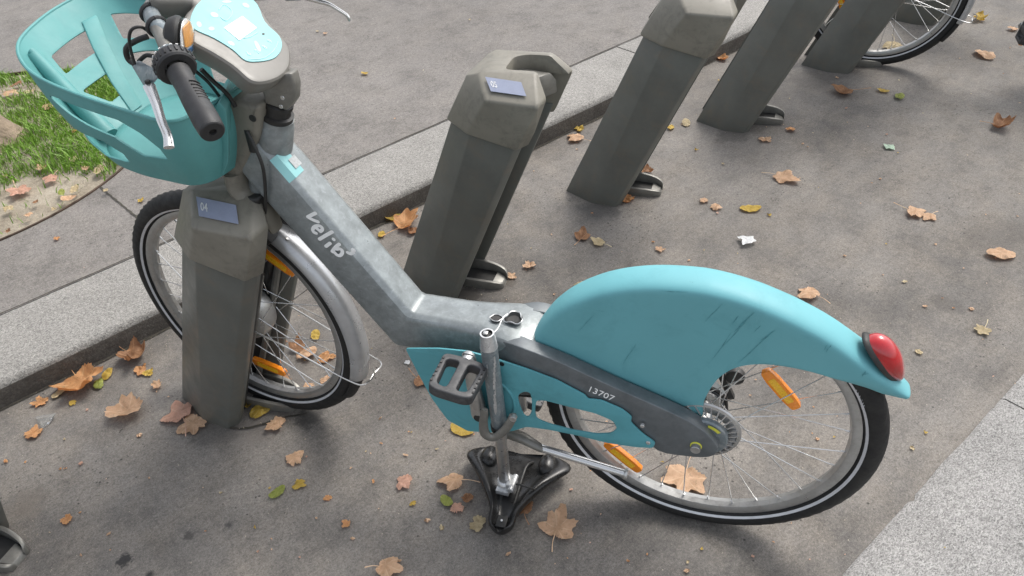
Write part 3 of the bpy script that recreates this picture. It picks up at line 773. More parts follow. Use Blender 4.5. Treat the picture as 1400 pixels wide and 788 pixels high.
    h2 = [(745, 548), (775, 556), (815, 566), (838, 576), (844, 586), (836, 593), (815, 594), (780, 588), (750, 580), (733, 573), (731, 562), (733, 548)]
    ol = gp(og); hs_ = [smooth2d(gp(h1), 4), roundpoly(gp(h2), .008, 4)]
    plate('chain_guard', [roundpoly(ol, .006, 3)]+hs_, teal, root, lambda x, y, h: V((x, .078+h, y)), .004, .0008)
    # raised ring of the guard around the crank and dark gap behind it
    cc = bk(672, 545, .078)
    bm = bmesh.new()
    tube(bm, [V((cc.x+.062*math.cos(a), .0785, cc.z+.066*math.sin(a))) for a in [R(-75+9*i) - 0 for i in range(0, 1)]]+[V((cc.x-.05*math.cos(a), .0785, cc.z-.004+.062*math.sin(a))) for a in [R(80-8*i) for i in range(20)]], .0035, 8, smooth=False, squash=(1, 1)); obj('guard_rib', bm, teal, root)
    bm = bmesh.new(); cyl(bm, (.425, -.06, .30), (.425, .07, .30), .026); box(bm, (.425, 0, .37), (.05, .07, .14)); obj('bottom_bracket', bm, 'dark', root, bev=.003)
    bm = bmesh.new(); lathe(bm, (.425, -.052, .30), (0, 1, 0), [(.0, 0), (.085, 0), (.088, .002), (.085, .004), (0, .004)], 48); obj('chainring', bm, 'alloy', root)
    bm = bmesh.new(); P = [V((.425+.086*math.cos(a), -.05, .30+.086*math.sin(a))) for a in [R(95-18*i) for i in range(11)]]+[V((-.02, -.045, .290)), V((-.04, -.045, .31)), V((-.035, -.045, .345)), V((0, -.045, .362))]
    P.append(P[0]); tube(bm, P, .0035, 6, smooth=False); obj('chain', bm, 'liner', root)
    # ---- cranks and pedals
    def crank(p0, p1, y, s):
        bm = bmesh.new(); d_ = (V(p1)-V(p0)).normalized()
        tube(bm, [V(p0)-d_*.012, V(p0), V(p0).lerp(V(p1), .5)+V((0, s*.003, 0)), V(p1), V(p1)+d_*.010], [.012, .0195, .0155, .015, .010], 14, squash=(.62, 1), up=(0, 1, 0), n=5)
        cr = obj('crank', bm, 'alloy' if s > 0 else 'alloy', root, angle=50)
        bm = bmesh.new(); cyl(bm, V(p0)+V((0, s*.006, 0)), V(p0)+V((0, s*.0125, 0)), .0095); obj('crank_bolt', bm, 'dark', cr)
        bm = bmesh.new(); cyl(bm, V(p1)-V((0, s*.004, 0)), V(p1)+V((0, s*.014, 0)), .0135); obj('crank_end', bm, 'alloy', cr)
        return cr
    def pedal(c, tilt, s, spin=0):
        x = V((math.cos(tilt), 0, math.sin(tilt))); z = V((-math.sin(tilt), 0, math.cos(tilt))); yy = V((0, s, 0))
        L, W_, H_ = .046, .046, .012
        mp = lambda a, b, h: c+x*a+yy*b+z*(h+H_)
        ol = roundpoly([(-L, -W_), (-L*.95, W_*.85), (-L*.6, W_), (L*.6, W_), (L*.95, W_*.85), (L, -W_), (L*.5, -W_*1.08), (-L*.5, -W_*1.08)], .013, 4)
        w1 = roundpoly([(-L*.76, -W_*.74), (-L*.2, -W_*.78), (-L*.2, W_*.74), (-L*.66, W_*.66)], .009, 4)
        w2 = roundpoly([(L*.2, -W_*.78), (L*.76, -W_*.74), (L*.66, W_*.66), (L*.2, W_*.74)], .009, 4)
        pe = plate('pedal', [ol, w1, w2], 'pedalp', root, mp, H_*2, .003)
        bm = bmesh.new(); cyl(bm, c-yy*.062, c+yy*.038, .0072); obj('spindle', bm, 'alloy', pe)
        for e in ((-1, 1) if not near else ()):
            bm = bmesh.new(); box(bm, c+x*(L+.0008)*e+z*0, (.004, .05, .013), Matrix((x, yy, z)).transposed()); obj('reflector', bm, 'amber', pe, bev=.001)
        st0 = None
        for b in range(6):
            for e in (-1, 1):
                if st0 is None:
                    bm = bmesh.new(); box(bm, (0, 0, 0), (.004, .004, .0024), Matrix((x, yy, z)).transposed()); st0 = obj('pedal_stud', bm, 'grip', pe); st = st0
                else: st = st0.copy(); C.objects.link(st); st.parent = pe
                st.location = c+x*(L*.9*e)+yy*(-.032+b*.012)+z*(H_+.0008)
        return pe
    if near:
        p0 = bk(656, 567, .092); p1 = bk(641, 490, .092)
        crank(p0, p1, .092, 1); pc = bk(621, 522, .152); pc = V((p1.x, .152, p1.z)) ; pedal(pc, R(8), 1)
        d_ = p1-p0
    else:
        p0 = V((.425, .085, .30)); d_ = V((.16, 0, -.05)); crank(p0, p0+d_, .092, 1); pc = p0+d_+V((0, .06, 0)); pedal(pc, R(100), 1)
    q0 = V((.425, -.085, .30)); crank(q0, q0-d_, -.09, -1); pedal(q0-d_-V((0, .06, 0)), R(20), -1)
    # ---- rear hub: finned roller brake, cog, axle nut, tensioner
    bm = bmesh.new(); lathe(bm, (0, .030, .3265), (0, 1, 0), [(.046, 0), (.072, .002), (.074, .005), (.072, .008), (.066, .009), (.064, .004), (.046, .003)], 48)
    bd_ = obj('brake_disc', bm, 'alloy', root)
    for i in range(28):
        a = 2*math.pi*i/28
        if i == 0:
            bm = bmesh.new(); box(bm, V((.056, .0375, 0)), (.024, .006, .0026), Matrix.Rotation(R(18), 3, 'Y')); f0_ = obj('fin', bm, 'steel', bd_)
            c = f0_
        else: c = f0_.copy(); C.objects.link(c); c.parent = bd_
        c.matrix_local = Matrix.Translation((0, 0, .3265)) @ Matrix.Rotation(a, 4, 'Y')
    bm = bmesh.new(); lathe(bm, (-.004, .042, .322), (0, 1, 0), [(0, 0), (.047, 0), (.047, .008), (.044, .011), (0, .012)], 40); bc = obj('brake_cover', bm, 'ptube', root)
    bm = bmesh.new()
    rows = [[V((-.004+r*math.cos(a), .0545, .322+r*math.sin(a))) for r in (.034, .041)] for a in [R(100+i*5) for i in range(9)]]
    loft(bm, rows, False, False); obj('warning_label', bm, 'yellow', bc)
    bm = bmesh.new(); lathe(bm, (0, -.05, .3265), (0, 1, 0), [(.0, 0), (.034, 0), (.036, .002), (.034, .004), (.022, .005), (.022, .012), (.028, .013), (.028, .016), (0, .016)], 36); obj('rear_cog', bm, 'liner', root)
    bm = bmesh.new(); box(bm, V((-.03, -.052, .372)), (.012, .012, .075), Matrix.Rotation(R(25), 3, 'Y')); cyl(bm, (-.045, -.058, .40), (-.045, -.044, .40), .018); obj('tensioner', bm, 'dark', root, bev=.002)
    nb = bk(951, 613, .078); bm = bmesh.new(); cyl(bm, V((nb.x, .07, nb.z)), V((nb.x, .084, nb.z)), .0095, 6 if False else 24); an = obj('axle_nut', bm, 'alloy', root)
    bm = bmesh.new(); cyl(bm, V((nb.x, .0715, nb.z)), V((nb.x, .0745, nb.z)), .0112); obj('washer', bm, 'yellow', an)
    for (u, v) in ((878, 583), (886, 606)):
        p = bk(u, v, .08); bm = bmesh.new(); cyl(bm, p-V((0, .006, 0)), p+V((0, .001, 0)), .0045); obj('screw', bm, 'steel', root)
    p = bk(686, 498, .078); bm = bmesh.new(); lathe(bm, p, (0, 1, 0), [(0, .0002), (.005, .0006), (.0065, -.001)], 14); obj('guard_hole', bm, 'dark', root)
    # ---- kickstand
    bm = bmesh.new(); a = bk(690, 590, .05); b = bk(738, 612, .072); e = bk(856, 648, .078)
    tube(bm, [a, bk(712, 598, .06), b, b.lerp(e, .04)], [.014, .013, .009, .008], 12); ks = obj('kickstand', bm, 'greymetal', root)
    bm = bmesh.new(); tube(bm, [b, e], .0085, 16, smooth=False); obj('stand_leg', bm, 'steel', ks)
    bm = bmesh.new(); fl = (e-b).normalized(); lathe(bm, e-fl*.004, fl, [(0, 0), (.0115, 0), (.013, .003), (.0115, .007), (0, .008)], 18); obj('stand_foot', bm, 'alloy', ks)
    # ---- front fork
    hubc = FW @ V((0, 0, 0))
    for s in (-1, 1):
        bm = bmesh.new(); lo = FW @ V((-.01, s*.05, .0)); up_ = STEER @ V((.915, s*.044, .68)); md_ = STEER @ V((.93, s*.045, .62))
        tube(bm, [up_, md_, lo], [.016, .015, .011], 12, squash=(1.1, .75)); obj('fork_leg', bm, 'dark', root)
    bm = bmesh.new(); hull(bm, [STEER @ V(p) for p in ((.86, .055, .735), (.86, -.055, .735), (.955, .05, .725), (.955, -.05, .725), (.885, .05, .66), (.885, -.05, .66), (.95, .045, .665), (.95, -.045, .665))]); obj('fork_crown', bm, 'dark', root, bev=.01, seg=3)
    # lock and battery block in front of the head tube (brown grey casting)
    a, b, c_, d_ = bk(302, 133, .046), bk(354, 143, .046), bk(352, 200, .046), bk(372, 262, .046)
    tops = [bk(302, 136, .046), bk(354, 146, .046), bk(352, 190, .046), bk(338, 222, .046), bk(326, 245, .046), bk(312, 262, .046), bk(300, 225, .046)]
    ol = roundpoly([(p.x, p.z) for p in tops], .010, 4)
    lk = plate('lock_block', [ol], 'taupe', root, lambda x, y, h: V((x, .046+h, y)), .092, .010)
    pts = [bk(338, 205, .034), bk(350, 225, .03), bk(362, 262, .03), bk(370, 300, .02)]
    bm = bmesh.new(); tube(bm, [bk(322, 232, .03), bk(330, 258, .03), bk(358, 282, .028), bk(378, 312, .02)], [.02, .019, .016, .012], 12, squash=(1, 1.5)); obj('fork_cover', bm, 'taupe', root)
    p = bk(345, 162, .046); bm = bmesh.new(); lathe(bm, p+V((0, .0004, 0)), (0, 1, 0), [(0, .0002), (.0065, .0002), (.0075, -.001)], 18); obj('round_recess', bm, 'dark', lk)
    bm = bmesh.new(); q_ = bk(340, 188, .046); tube(bm, [q_+V((0, -.002, .014)), q_+V((0, -.002, -.004)), bk(346, 208, .044)], [.007, .008, .007], 10, squash=(1, .5)); obj('slot_recess', bm, 'dark', lk)
    # cables
    for pts, r_ in (([bk(338, 180, .05), bk(348, 200, .056), bk(360, 232, .058), bk(363, 275, .05), bk(360, 300, .04), STEER @ V((.93, .05, .58))], .0034),
                    ([bk(275, 95, .07), bk(290, 110, .06), bk(310, 128, .05), bk(322, 146, .047)], .004),
                    ([bk(262, 93, .08), bk(284, 112, .06), bk(300, 132, .045)], .003),
                    ([FW @ V((-.02, .06, .30)), FW @ V((.0, .062, .17)), FW @ V((-.012, .058, .05)), FW @ V((0, .055, 0))], .0032)):
        bm = bmesh.new(); tube(bm, pts, r_, 8); obj('cable', bm, 'dark', root)
    # ---- stem
    bm = bmesh.new(); hull(bm, [bk(u, v, y) for u, v, y in ((356, 120, .028), (362, 142, .026), (392, 152, .02), (402, 138, .018), (403, 118, .018), (398, 100, .018), (355, 104, .028))]+[(lambda p: V((p.x+.008, -p.y*.9, p.z-.006)))(bk(u, v, y)) for u, v, y in ((356, 120, .028), (362, 142, .026), (392, 152, .02), (402, 138, .018), (403, 118, .018), (398, 100, .018), (355, 104, .028))])
    stm = obj('stem', bm, 'greymetal', root, bev=.005, seg=3)
    for u, v in ((386, 134), (384, 146)):
        p = bk(u, v, .0215); bm = bmesh.new(); cyl(bm, p-V((0, .006, 0)), p+V((.0, .001, 0)), .0042); obj('screw', bm, 'steel', stm)
    # ---- front mudguard (silver) on the steered wheel
    bm = bmesh.new(); rows = []
    a0, a1 = R(97), R(200)
    for i in range(41):
        a = a0+(a1-a0)*i/40; e_ = []
        rad = .343
        cutb = 0
        for k in range(15):
            t = -1+2*k/14; yy = .029*math.sin(t*math.pi/2*.98); rr_ = rad-.030*(1-math.cos(t*math.pi/2*.98)**.8)
            e_.append(FW @ V((rr_*math.cos(a), yy, rr_*math.sin(a))))
        rows.append(e_)
    loft(bm, rows, False, False)
    me = bpy.data.meshes.new('front_mudguard'); bmesh.ops.recalc_face_normals(bm, faces=bm.faces); bm.to_mesh(me); bm.free()
    o = bpy.data.objects.new('front_mudguard', me); C.objects.link(o); me.materials.append(MT['fendf']); s = o.modifiers.new('s', 'SOLIDIFY'); s.thickness = .0022; s.offset = -1
    bpy.context.view_layer.update(); finish(o, 50, .0006, 1); o.parent = root; fm = o
    bm = bmesh.new(); rows = []
    for i in range(8):
        a = R(199)+R(17)*i/7
        rows.append([FW @ V(((.336-.026*(1-math.cos(t)))*math.cos(a), .026*math.sin(t), (.336-.026*(1-math.cos(t)))*math.sin(a))) for t in [-1.3+2.6*k/8 for k in range(9)]])
    loft(bm, rows, False, False); me = bpy.data.meshes.new('mud_flap'); bm.to_mesh(me); bm.free(); o = bpy.data.objects.new('mud_flap', me); C.objects.link(o); me.materials.append(MT['rubber'])
    s = o.modifiers.new('s', 'SOLIDIFY'); s.thickness = .002; s.offset = -1; bpy.context.view_layer.update(); finish(o, 50, .0006, 1); o.parent = fm
    # stay wire from both sides of the hub round the end of the mudguard
    bm = bmesh.new(); g = R(196); ex = V((.352*math.cos(g), 0, .352*math.sin(g)))
    tube(bm, [FW @ V((-.02, .058, .01)), FW @ V((-.15, .052, -.03)), FW @ (ex*.9+V((0, .046, 0))), FW @ (ex+V((-.008, .036, 0))), FW @ (ex+V((-.012, .0, .004))), FW @ (ex+V((-.008, -.036, 0))), FW @ (ex*.9+V((0, -.046, 0))), FW @ V((-.15, -.052, -.03)), FW @ V((-.02, -.058, .01))], .0019, 8, n=8); obj('mudguard_stay', bm, 'steel', fm)
    bm = bmesh.new(); tube(bm, [FW @ (ex+V((-.008, .03, 0))), FW @ (ex+V((-.022, .026, .012))), FW @ (ex+V((-.024, .012, .022))), FW @ (ex+V((-.012, 0, .022)))], .0017, 8); obj('stay_loop', bm, 'greymetal', fm)
    for k in (0, 1):
        p = FW @ V((.342*math.cos(R(124+k*5)), .012, .342*math.sin(R(124+k*5)))); bm = bmesh.new(); nrm = (p-hubc).normalized(); lathe(bm, p-nrm*.002, nrm, [(.004, 0), (.0036, .004), (0, .0052)], 12); obj('rivet', bm, 'alloy', fm)
    p = FW @ V((.352*math.cos(R(118)), .006, .352*math.sin(R(118)))); bm = bmesh.new(); box(bm, p, (.016, .012, .03)); obj('bracket', bm, 'dark', fm, bev=.002)
    # ---- console
    tl_ = R(36); P0 = V((.845, -.004, 1.047)); NN = V((-math.sin(tl_), 0, math.cos(tl_))); XX = V((-math.cos(tl_), 0, -math.sin(tl_))); YY = V((0, 1, 0))   # XX towards the rider
    def loc(L_): 
        r_ = []
        for u, v in L_:
            p = bpl(u, v, P0, NN)-P0; r_.append((p.dot(XX), p.dot(YY)))
        return r_
    body = loc([(352, 2), (372, 30), (392, 52), (400, 72), (398, 92), (384, 106), (362, 113), (342, 110), (318, 90), (290, 72), (262, 56), (250, 38), (252, 18), (262, 0)])
    pan = loc([(344, -2), (362, 30), (382, 50), (385, 66), (376, 79), (357, 84), (336, 83), (318, 68), (292, 52), (266, 40), (260, 28), (268, 8), (284, -10)])
    body = body+[(x, y) for x, y in [(-.115, .075), (-.15, .02), (-.145, -.03), (-.10, -.085)]]
    body = smooth2d(body, 4)
    mpf = lambda x, y, h: P0+XX*(x*(1+h*2.2))+YY*(y*(1+h*2.6))+NN*(h-.0015)
    cb = plate('console', [body], 'console', root, mpf, .042, .010)
    pan = smooth2d(pan+[(-.10, .045), (-.12, 0), (-.105, -.05)], 4)
    pn = plate('console_panel', [pan], 'panel', cb, lambda x, y, h: P0+XX*x+YY*y+NN*(h+.0004), .0018, .0003)
    sq = loc([(331, 23), (351, 39), (327, 56), (306, 39)]); plate('display', [sq], 'screen', pn, lambda x, y, h: P0+XX*x+YY*y+NN*(h+.0014), .001)
    if near:
        def dotp(u, v, a, b, ang=0, m_='pale'):
            (cx, cy), = loc([(u, v)]); ol = [(cx+a*math.cos(t)*math.cos(ang)-b*math.sin(t)*math.sin(ang), cy+a*math.cos(t)*math.sin(ang)+b*math.sin(t)*math.cos(ang)) for t in [2*math.pi*i/16 for i in range(16)]]
            return plate('printed_symbol', [ol], m_, pn, lambda x, y, h: P0+XX*x+YY*y+NN*(h+.0009), .0008)
        for u, v, a, b, g in ((336, 8, .006, .006, .3), (293, 21, .006, .007, 0), (316, 60, .0055, .005, 0), (352, 64, .004, .013, -.9), (272, 34, .007, .004, 1.), (289, 40, .004, .006, 0), (310, 3, .003, .009, .4)): dotp(u, v, a, b, g)
        dotp(360, 47, .002, .003, 0, 'dark')
        bm = bmesh.new()
        for L_ in ([(299, 14), (306, 7), (316, 14), (316, 22), (309, 29), (301, 24)], [(333, 53), (342, 51), (352, 45)], [(340, 82), (360, 80), (374, 70), (380, 58)]):
            tube(bm, [P0+XX*x+YY*y+NN*.0006 for x, y in loc(L_)], .0009, 6)
        obj('printed_lines', bm, 'pale', pn)
        for t_, (u, v) in zip('6789', ((341, 77), (353, 74), (363, 68), (370, 60))):
            (cx, cy), = loc([(u, v)]); text('printed_digit', t_, 'pale', pn, P0+XX*cx+YY*cy+NN*.0008, -YY, -XX, .012, bold=.0003)
    # ---- handlebar
    gl = [bk(290, 178, .262), bk(262, 134, .225), bk(236, 96, .18)]
    bars = [V((.722, .264, 1.0)), V((.775, .222, 1.022)), V((.84, .170, 1.05)), V((.90, .115, 1.072)), V((.955, .065, 1.088)), V((.985, 0, 1.085)), V((.965, -.08, 1.07)), V((.905, -.165, 1.045)), V((.84, -.235, 1.035)), V((.77, -.285, 1.04)), V((.72, -.31, 1.045))]
    bm = bmesh.new(); tube(bm, bars[1:-1], .0112, 16, n=8); hb_ = obj('handlebar', bm, 'greymetal', root)
    bm = bmesh.new(); tube(bm, [V((.985, 0, 1.083)), V((.92, 0, 1.03)), V((.83, 0, .965))], [.016, .02, .024], 12); obj('bar_riser', bm, 'greymetal', root)
    for s, (a, b, c_) in ((1, (bars[0], bars[1], bars[2])), (-1, (bars[-1], bars[-2], bars[-3]))):
        bm = bmesh.new(); st_ = a.lerp(b, -.02); en = b.lerp(c_, .78)
        tube(bm, [a, a.lerp(b, .35), b, b.lerp(c_, .4), en], [.0182, .0195, .0185, .0168, .018], 24, n=10, squash=(1, 1)); gr = obj('grip', bm, 'grip', root, angle=50)
        d_ = (a-b).normalized(); bm = bmesh.new(); lathe(bm, a-d_*.001, d_, [(.0182, 0), (.0176, .003), (.016, .0045), (.0055, .0045), (.005, .001), (0, .001)], 28); obj('end_cap', bm, 'grip', gr)
        bm = bmesh.new()
        upn = V((0, 0, 1)); side = d_.cross(upn).normalized()
        for i in range(6):
            p = b.lerp(c_, -.12+i*.10) if False else a.lerp(b, .72+i*.1) if .72+i*.1 < 1 else b.lerp(c_, (i*.1-.28))
            for q_ in (1,):
                n2 = (upn*.75-side*.6*s).normalized()
                tt = n2.cross(d_).normalized()
                tube(bm, [p+n2*.0172+tt*.009-tt*.018*k/4+n2*(.0018*math.sin(math.pi*k/4)) for k in range(5)], .0011, 6, smooth=False)
        obj('grip_ridges', bm, 'dark', gr)
        # twist shifter ring
        dd = (c_-b).normalized(); cc_ = b.lerp(c_, .98)
        if s > 0:
            bm = bmesh.new(); 
            lathe(bm, cc_-dd*.012, dd, [(.018, 0), (.0275, .001), (.0300, .004), (.0300, .020), (.0275, .025), (.018, .025)], 36); sh = obj('shifter_ring', bm, 'grip', root)
            x_, y_, _ = frame_of(dd)
            bm = bmesh.new()
            for i in range(22):
                t = 2*math.pi*i/22; nn = x_*math.cos(t)+y_*math.sin(t); box(bm, cc_+dd*.002+nn*.0298, (.004, .003, .012), Matrix((nn, nn.cross(dd), dd)).transposed())
            obj('ring_knurls', bm, 'grip', sh, bev=.0006)
            bm = bmesh.new()
            for i in range(9):
                t = R(-60+i*17); nn = (V((0, 0, 1))*math.cos(t)+V((0, 0, 1)).cross(dd).normalized()*math.sin(t)); nn = (nn-dd*nn.dot(dd)).normalized()
                box(bm, cc_+dd*.0135+nn*.0287, (.0012, .0036, .0012), Matrix((nn, nn.cross(dd), dd)).transposed())
            obj('gear_marks', bm, 'white', sh)
            bm = bmesh.new(); tube(bm, [c_.lerp(bars[3], .05), c_.lerp(bars[3], .45)], [.016, .0125], 18, smooth=False); obj('collar', bm, 'ptube', sh)
    # brake levers: body on the bar, blade running forward of and below the grip
    def lever(pv, pts, bodypts):
        bm = bmesh.new(); hull(bm, bodypts); lb = obj('brake_lever', bm, 'ptube', root, bev=.004, seg=3)
        bm = bmesh.new(); tube(bm, pts, [.009, .0075, .0066, .006, .0062, .0072], 14, squash=(.62, 1.1), n=6); obj('lever_blade', bm, 'steel', lb)
        bm = bmesh.new(); cyl(bm, pts[0]+V((0, 0, .004)), pts[0]+V((0, 0, .010)), .0045); obj('pivot', bm, 'dark', lb)
        return lb
    L0 = bk(204, 118, .150); Ls = [L0, bk(213, 140, .18), bk(221, 166, .215), bk(229, 186, .245), bk(231, 202, .262)]
    lever(L0, Ls, [bk(178, 88, .11), bk(190, 82, .11), bk(206, 100, .13), bk(196, 118, .14), bk(212, 112, .15), bk(222, 100, .15), bk(186, 86, .09), bk(208, 96, .10), bk(205, 120, .13)])
    R0 = V((.915, -.215, 1.0)); R1 = bk(436, 2, -.235); R2 = bk(462, 13, -.25); R3 = bk(478, 27, -.258)
    lever(R0, [bk(408, -6, -.21), R1, bk(450, 6, -.245), R2, bk(474, 21, -.255), R3], [bk(382, -14, -.19), bk(384, -2, -.19), bk(408, -12, -.2), bk(414, 1, -.2), bk(400, -20, -.17), bk(390, 2, -.2)])
    # cables looping in front of the bar, rubber rings, bell with clear dome
    for pts, r_ in (([bk(190, 90, .11), bk(176, 82, .11), bk(173, 66, .11), bk(186, 56, .10), bk(202, 50, .09)], .0048), ([bk(184, 88, .12), bk(177, 60, .12), bk(179, 42, .12), bk(192, 37, .11), bk(204, 44, .10)], .0026), ([bk(190, 84, .10), bk(200, 76, .10), bk(212, 78, .10)], .0036)):
        bm = bmesh.new(); tube(bm, pts, r_, 10); obj('brake_cable', bm, 'dark', root)
    for (u, v, y) in ((206, 24, .075), (201, 45, .095), (205, 62, .11)):
        pass
    for k, t in ((0, .35), (1, .95)):
        a = bars[3].lerp(bars[4], t); dd = (bars[4]-bars[3]).normalized(); x_, y_, _ = frame_of(dd)
        bm = bmesh.new(); tube(bm, [a+(x_*math.cos(g)+y_*math.sin(g))*.0145+dd*.004*math.sin(g) for g in [2*math.pi*i/20 for i in range(21)]], .0038, 8, smooth=False); obj('cable_clip', bm, 'grip', root)
    bc_ = bk(244, 52, .105); tw = V(((CAM-BO).dot(BD), (CAM-BO).dot(BL), (CAM-BO).dot(BU)))-bc_; tw.normalize(); cu_ = RR[1]; cu_ = V((cu_.dot(BD), cu_.dot(BL), cu_.dot(BU))); bn = (cu_.cross(tw).normalized()*.97+tw*.22).normalized()
    bm = bmesh.new(); lathe(bm, bc_-bn*.004, bn, [(0, -.015), (.018, -.015), (.029, -.010), (.034, 0), (.034, .005), (.031, .009), (0, .010)], 36); be = obj('bell', bm, 'dark', root)
    bm = bmesh.new(); lathe(bm, bc_+bn*.009, bn, [(.0315, 0), (.031, .004), (.027, .009), (.018, .0125), (.0, .014)], 36); obj('clear_dome', bm, 'clear', be)
    bm = bmesh.new(); lathe(bm, bc_+bn*.0085, bn, [(0, 0), (.026, 0), (.026, .001), (0, .001)], 30); obj('bell_face', bm, 'white', be)
    x_, y_, _ = frame_of(bn)
    bm = bmesh.new(); box(bm, bc_+bn*.0108+x_*.006, (.028, .03, .001), Matrix((x_, y_, bn)).transposed()); obj('orange_mark', bm, 'orange', be)
    bm = bmesh.new(); box(bm, bc_+bn*.0108-x_*.015, (.008, .02, .001), Matrix((x_, y_, bn)).transposed()); obj('blue_mark', bm, 'blue', be)
    bm = bmesh.new(); tube(bm, [bc_-bn*.01, bc_-bn*.01+V((.03, -.01, .01)), bars[4]], [.012, .014, .013], 14); obj('bell_clamp', bm, 'ptube', be)
    # ---- basket
    RIM = [(.90,.165,.947),(.98,.158,.953),(1.10,.142,.966),(1.20,.118,.977),(1.268,.085,.988),(1.32,.035,1.0),(1.35,-.04,1.008),(1.358,-.12,1.016),(1.34,-.18,1.02),(1.28,-.21,1.01),(1.15,-.212,.99),(1.0,-.195,.97),(.92,-.17,.955),(.882,-.12,.948),(.872,0,.942),(.875,.12,.945)]
    BOT = [(.935,.125,.80),(.99,.126,.802),(1.055,.122,.806),(1.115,.112,.816),(1.155,.085,.828),(1.17,.04,.836),(1.17,-.02,.842),(1.165,-.07,.845),(1.14,-.11,.845),(1.10,-.135,.84),(1.05,-.145,.83),(.99,-.145,.812),(.935,-.14,.80),(.915,-.10,.796),(.905,0,.795),(.91,.09,.797)]
    def cr(L, u):
        n_ = len(L); t = (u % 1)*n_; i = int(t); t -= i; p0, p1, p2, p3 = [V(L[(i+k-1) % n_]) for k in range(4)]
        return .5*(2*p1+(p2-p0)*t+(2*p0-5*p1+4*p2-p3)*t*t+(3*p1-p0-3*p2+p3)*t**3)
    def bask(u, v):
        b = cr(BOT, u); p = b+(cr(RIM, u)-b)*v; dxy = V((p.x-1.05, p.y+.02, 0)).normalized()
        return p+dxy*.012*math.sin(math.pi*min(1, max(0, v)))
    def polyh(pts, infl=.004, kv=.25):
        Q = [(a_, b_*kv) for a_, b_ in pts]
        def f(u, v):
            y = v*kv; best = 9; ins = False
            for (x1, y1), (x2, y2) in zip(Q, Q[1:]+Q[:1]):
                dx, dy = x2-x1, y2-y1; t = max(0, min(1, ((u-x1)*dx+(y-y1)*dy)/(dx*dx+dy*dy)))
                best = min(best, math.hypot(u-x1-t*dx, y-y1-t*dy))
                if (y1 > y) != (y2 > y) and u < (x2-x1)*(y-y1)/(y2-y1)+x1: ins = not ins
            return (-best if ins else best)-infl
        return f
    holes = [polyh([(.1857, .80), (.1621, .70), (.1368, .64), (.1005, .60), (.086, .50), (.0733, .42), (.0316, .467), (.0371, .60), (.0606, .75), (.0842, .84), (.1295, .84), (.1748, .83)], .003),
             polyh([(.240, .24), (.1969, .20), (.1886, .13), (.1164, .217), (.1123, .34), (.1309, .44), (.19, .42)], .003),
             polyh([(.352, .71), (.452, .71), (.438, .55), (.348, .56)]), polyh([(.512, .77), (.60, .80), (.60, .55), (.498, .56)]),
             polyh([(.345, .355), (.428, .34), (.405, .19), (.365, .19)]), polyh([(.48, .40), (.58, .40), (.58, .2), (.462, .2)]),
             polyh([(.64, .80), (.74, .80), (.74, .55), (.64, .55)]), polyh([(.62, .40), (.74, .40), (.74, .2), (.62, .2)])]
    cut_shell('basket', bask, 240, 60, holes, .0035, 'basket', root)
    bk_o = [o for o in root.children if o.name.startswith('basket')][-1]
    bm = bmesh.new(); rows = []; NB = 72
    for j in range(9):
        k = 1-j/8
        rows.append([V((1.03, -.01, .815))+(bask(i/NB, 0.0)-V((1.03, -.01, .815)))*k for i in range(NB)])
    loft(bm, rows[:-1], True, False); bmesh.ops.contextual_create(bm, geom=[e for e in bm.edges if e.is_boundary and (sum((v.co for v in e.verts), V())/2-V((1.03, -.01, .815))).length < .06])
    me = bpy.data.meshes.new('basket_floor'); bm.to_mesh(me); bm.free(); o = bpy.data.objects.new('basket_floor', me); C.objects.link(o); me.materials.append(MT['basket'])
    s = o.modifiers.new('s', 'SOLIDIFY'); s.thickness = .003; s.offset = 0; bpy.context.view_layer.update(); finish(o, 50, 0, 1); o.parent = bk_o
    bm = bmesh.new(); tube(bm, [bask(i/80, 1.0) for i in range(81)], .0034, 8, smooth=False); obj('basket_rim', bm, 'basket', bk_o)
    bm = bmesh.new(); p = bask(.31, .93); q_ = bask(.262, .05); ce = V((1.05, -.02, .9))
    tube(bm, [q_.lerp(ce, .10), p.lerp(ce, .07)-V((0, 0, .012)), p.lerp(ce, .075)-V((0, 0, .004))], [.019, .013, .005], 14, n=6); obj('corner_post', bm, 'basket', bk_o)
    for c0_, c1_ in ((.388, .480), (.60, .62)): 
        bm = bmesh.new(); loft(bm, [[bask(c0_+(c1_-c0_)*t-.018, t).lerp(ce, .012), bask(c0_+(c1_-c0_)*t+.018, t).lerp(ce, .012), bask(c0_+(c1_-c0_)*t+.018, t).lerp(ce, .04), bask(c0_+(c1_-c0_)*t-.018, t).lerp(ce, .04)] for t in (.03, .3, .6, .82)]); obj('basket_rib', bm, 'basket', bk_o, bev=.002)
    bm = bmesh.new()     # back hump that the bracket bolts to
    hull(bm, [bk(u, v, .085) for u, v in ((289, 150), (300, 140), (309, 152), (312, 190), (312, 222), (306, 238), (290, 243))]+[V((p.x+.05, -.03, p.z)) for p in [bk(u, v, .085) for u, v in ((289, 150), (300, 140), (307, 152), (306, 190), (306, 222), (302, 238), (290, 243))]])
    obj('back_hump', bm, 'basket', bk_o, bev=.008, seg=4, angle=50)
    return rm, cb
def bike_root(off, name, label, dz=0):
    M_ = Matrix((BD, BL, BU)).transposed().to_4x4(); M_.translation = BO+off
    o = empty(name, M_); tag(o, label, 'bicycle', 'bicycles locked in the docks'); return o
B1 = bike_root(V((0, 0, 0)), 'shared_bicycle', 'turquoise and grey bicycle with front basket and its saddle broken off')
cen = V((0, 0, .3265))
def refl(u, v, y, mx=None):
    p = bk(u, v, y)
    if mx: p = mx.inverted() @ p
    else: p = p-cen
    return math.atan2(p.z, p.x), math.hypot(p.x, p.z)
r1 = refl(1068, 532, 0); r2 = refl(852, 624, 0); f1 = refl(376, 357, -.03, FW); f2 = refl(362, 507, -.03, FW)
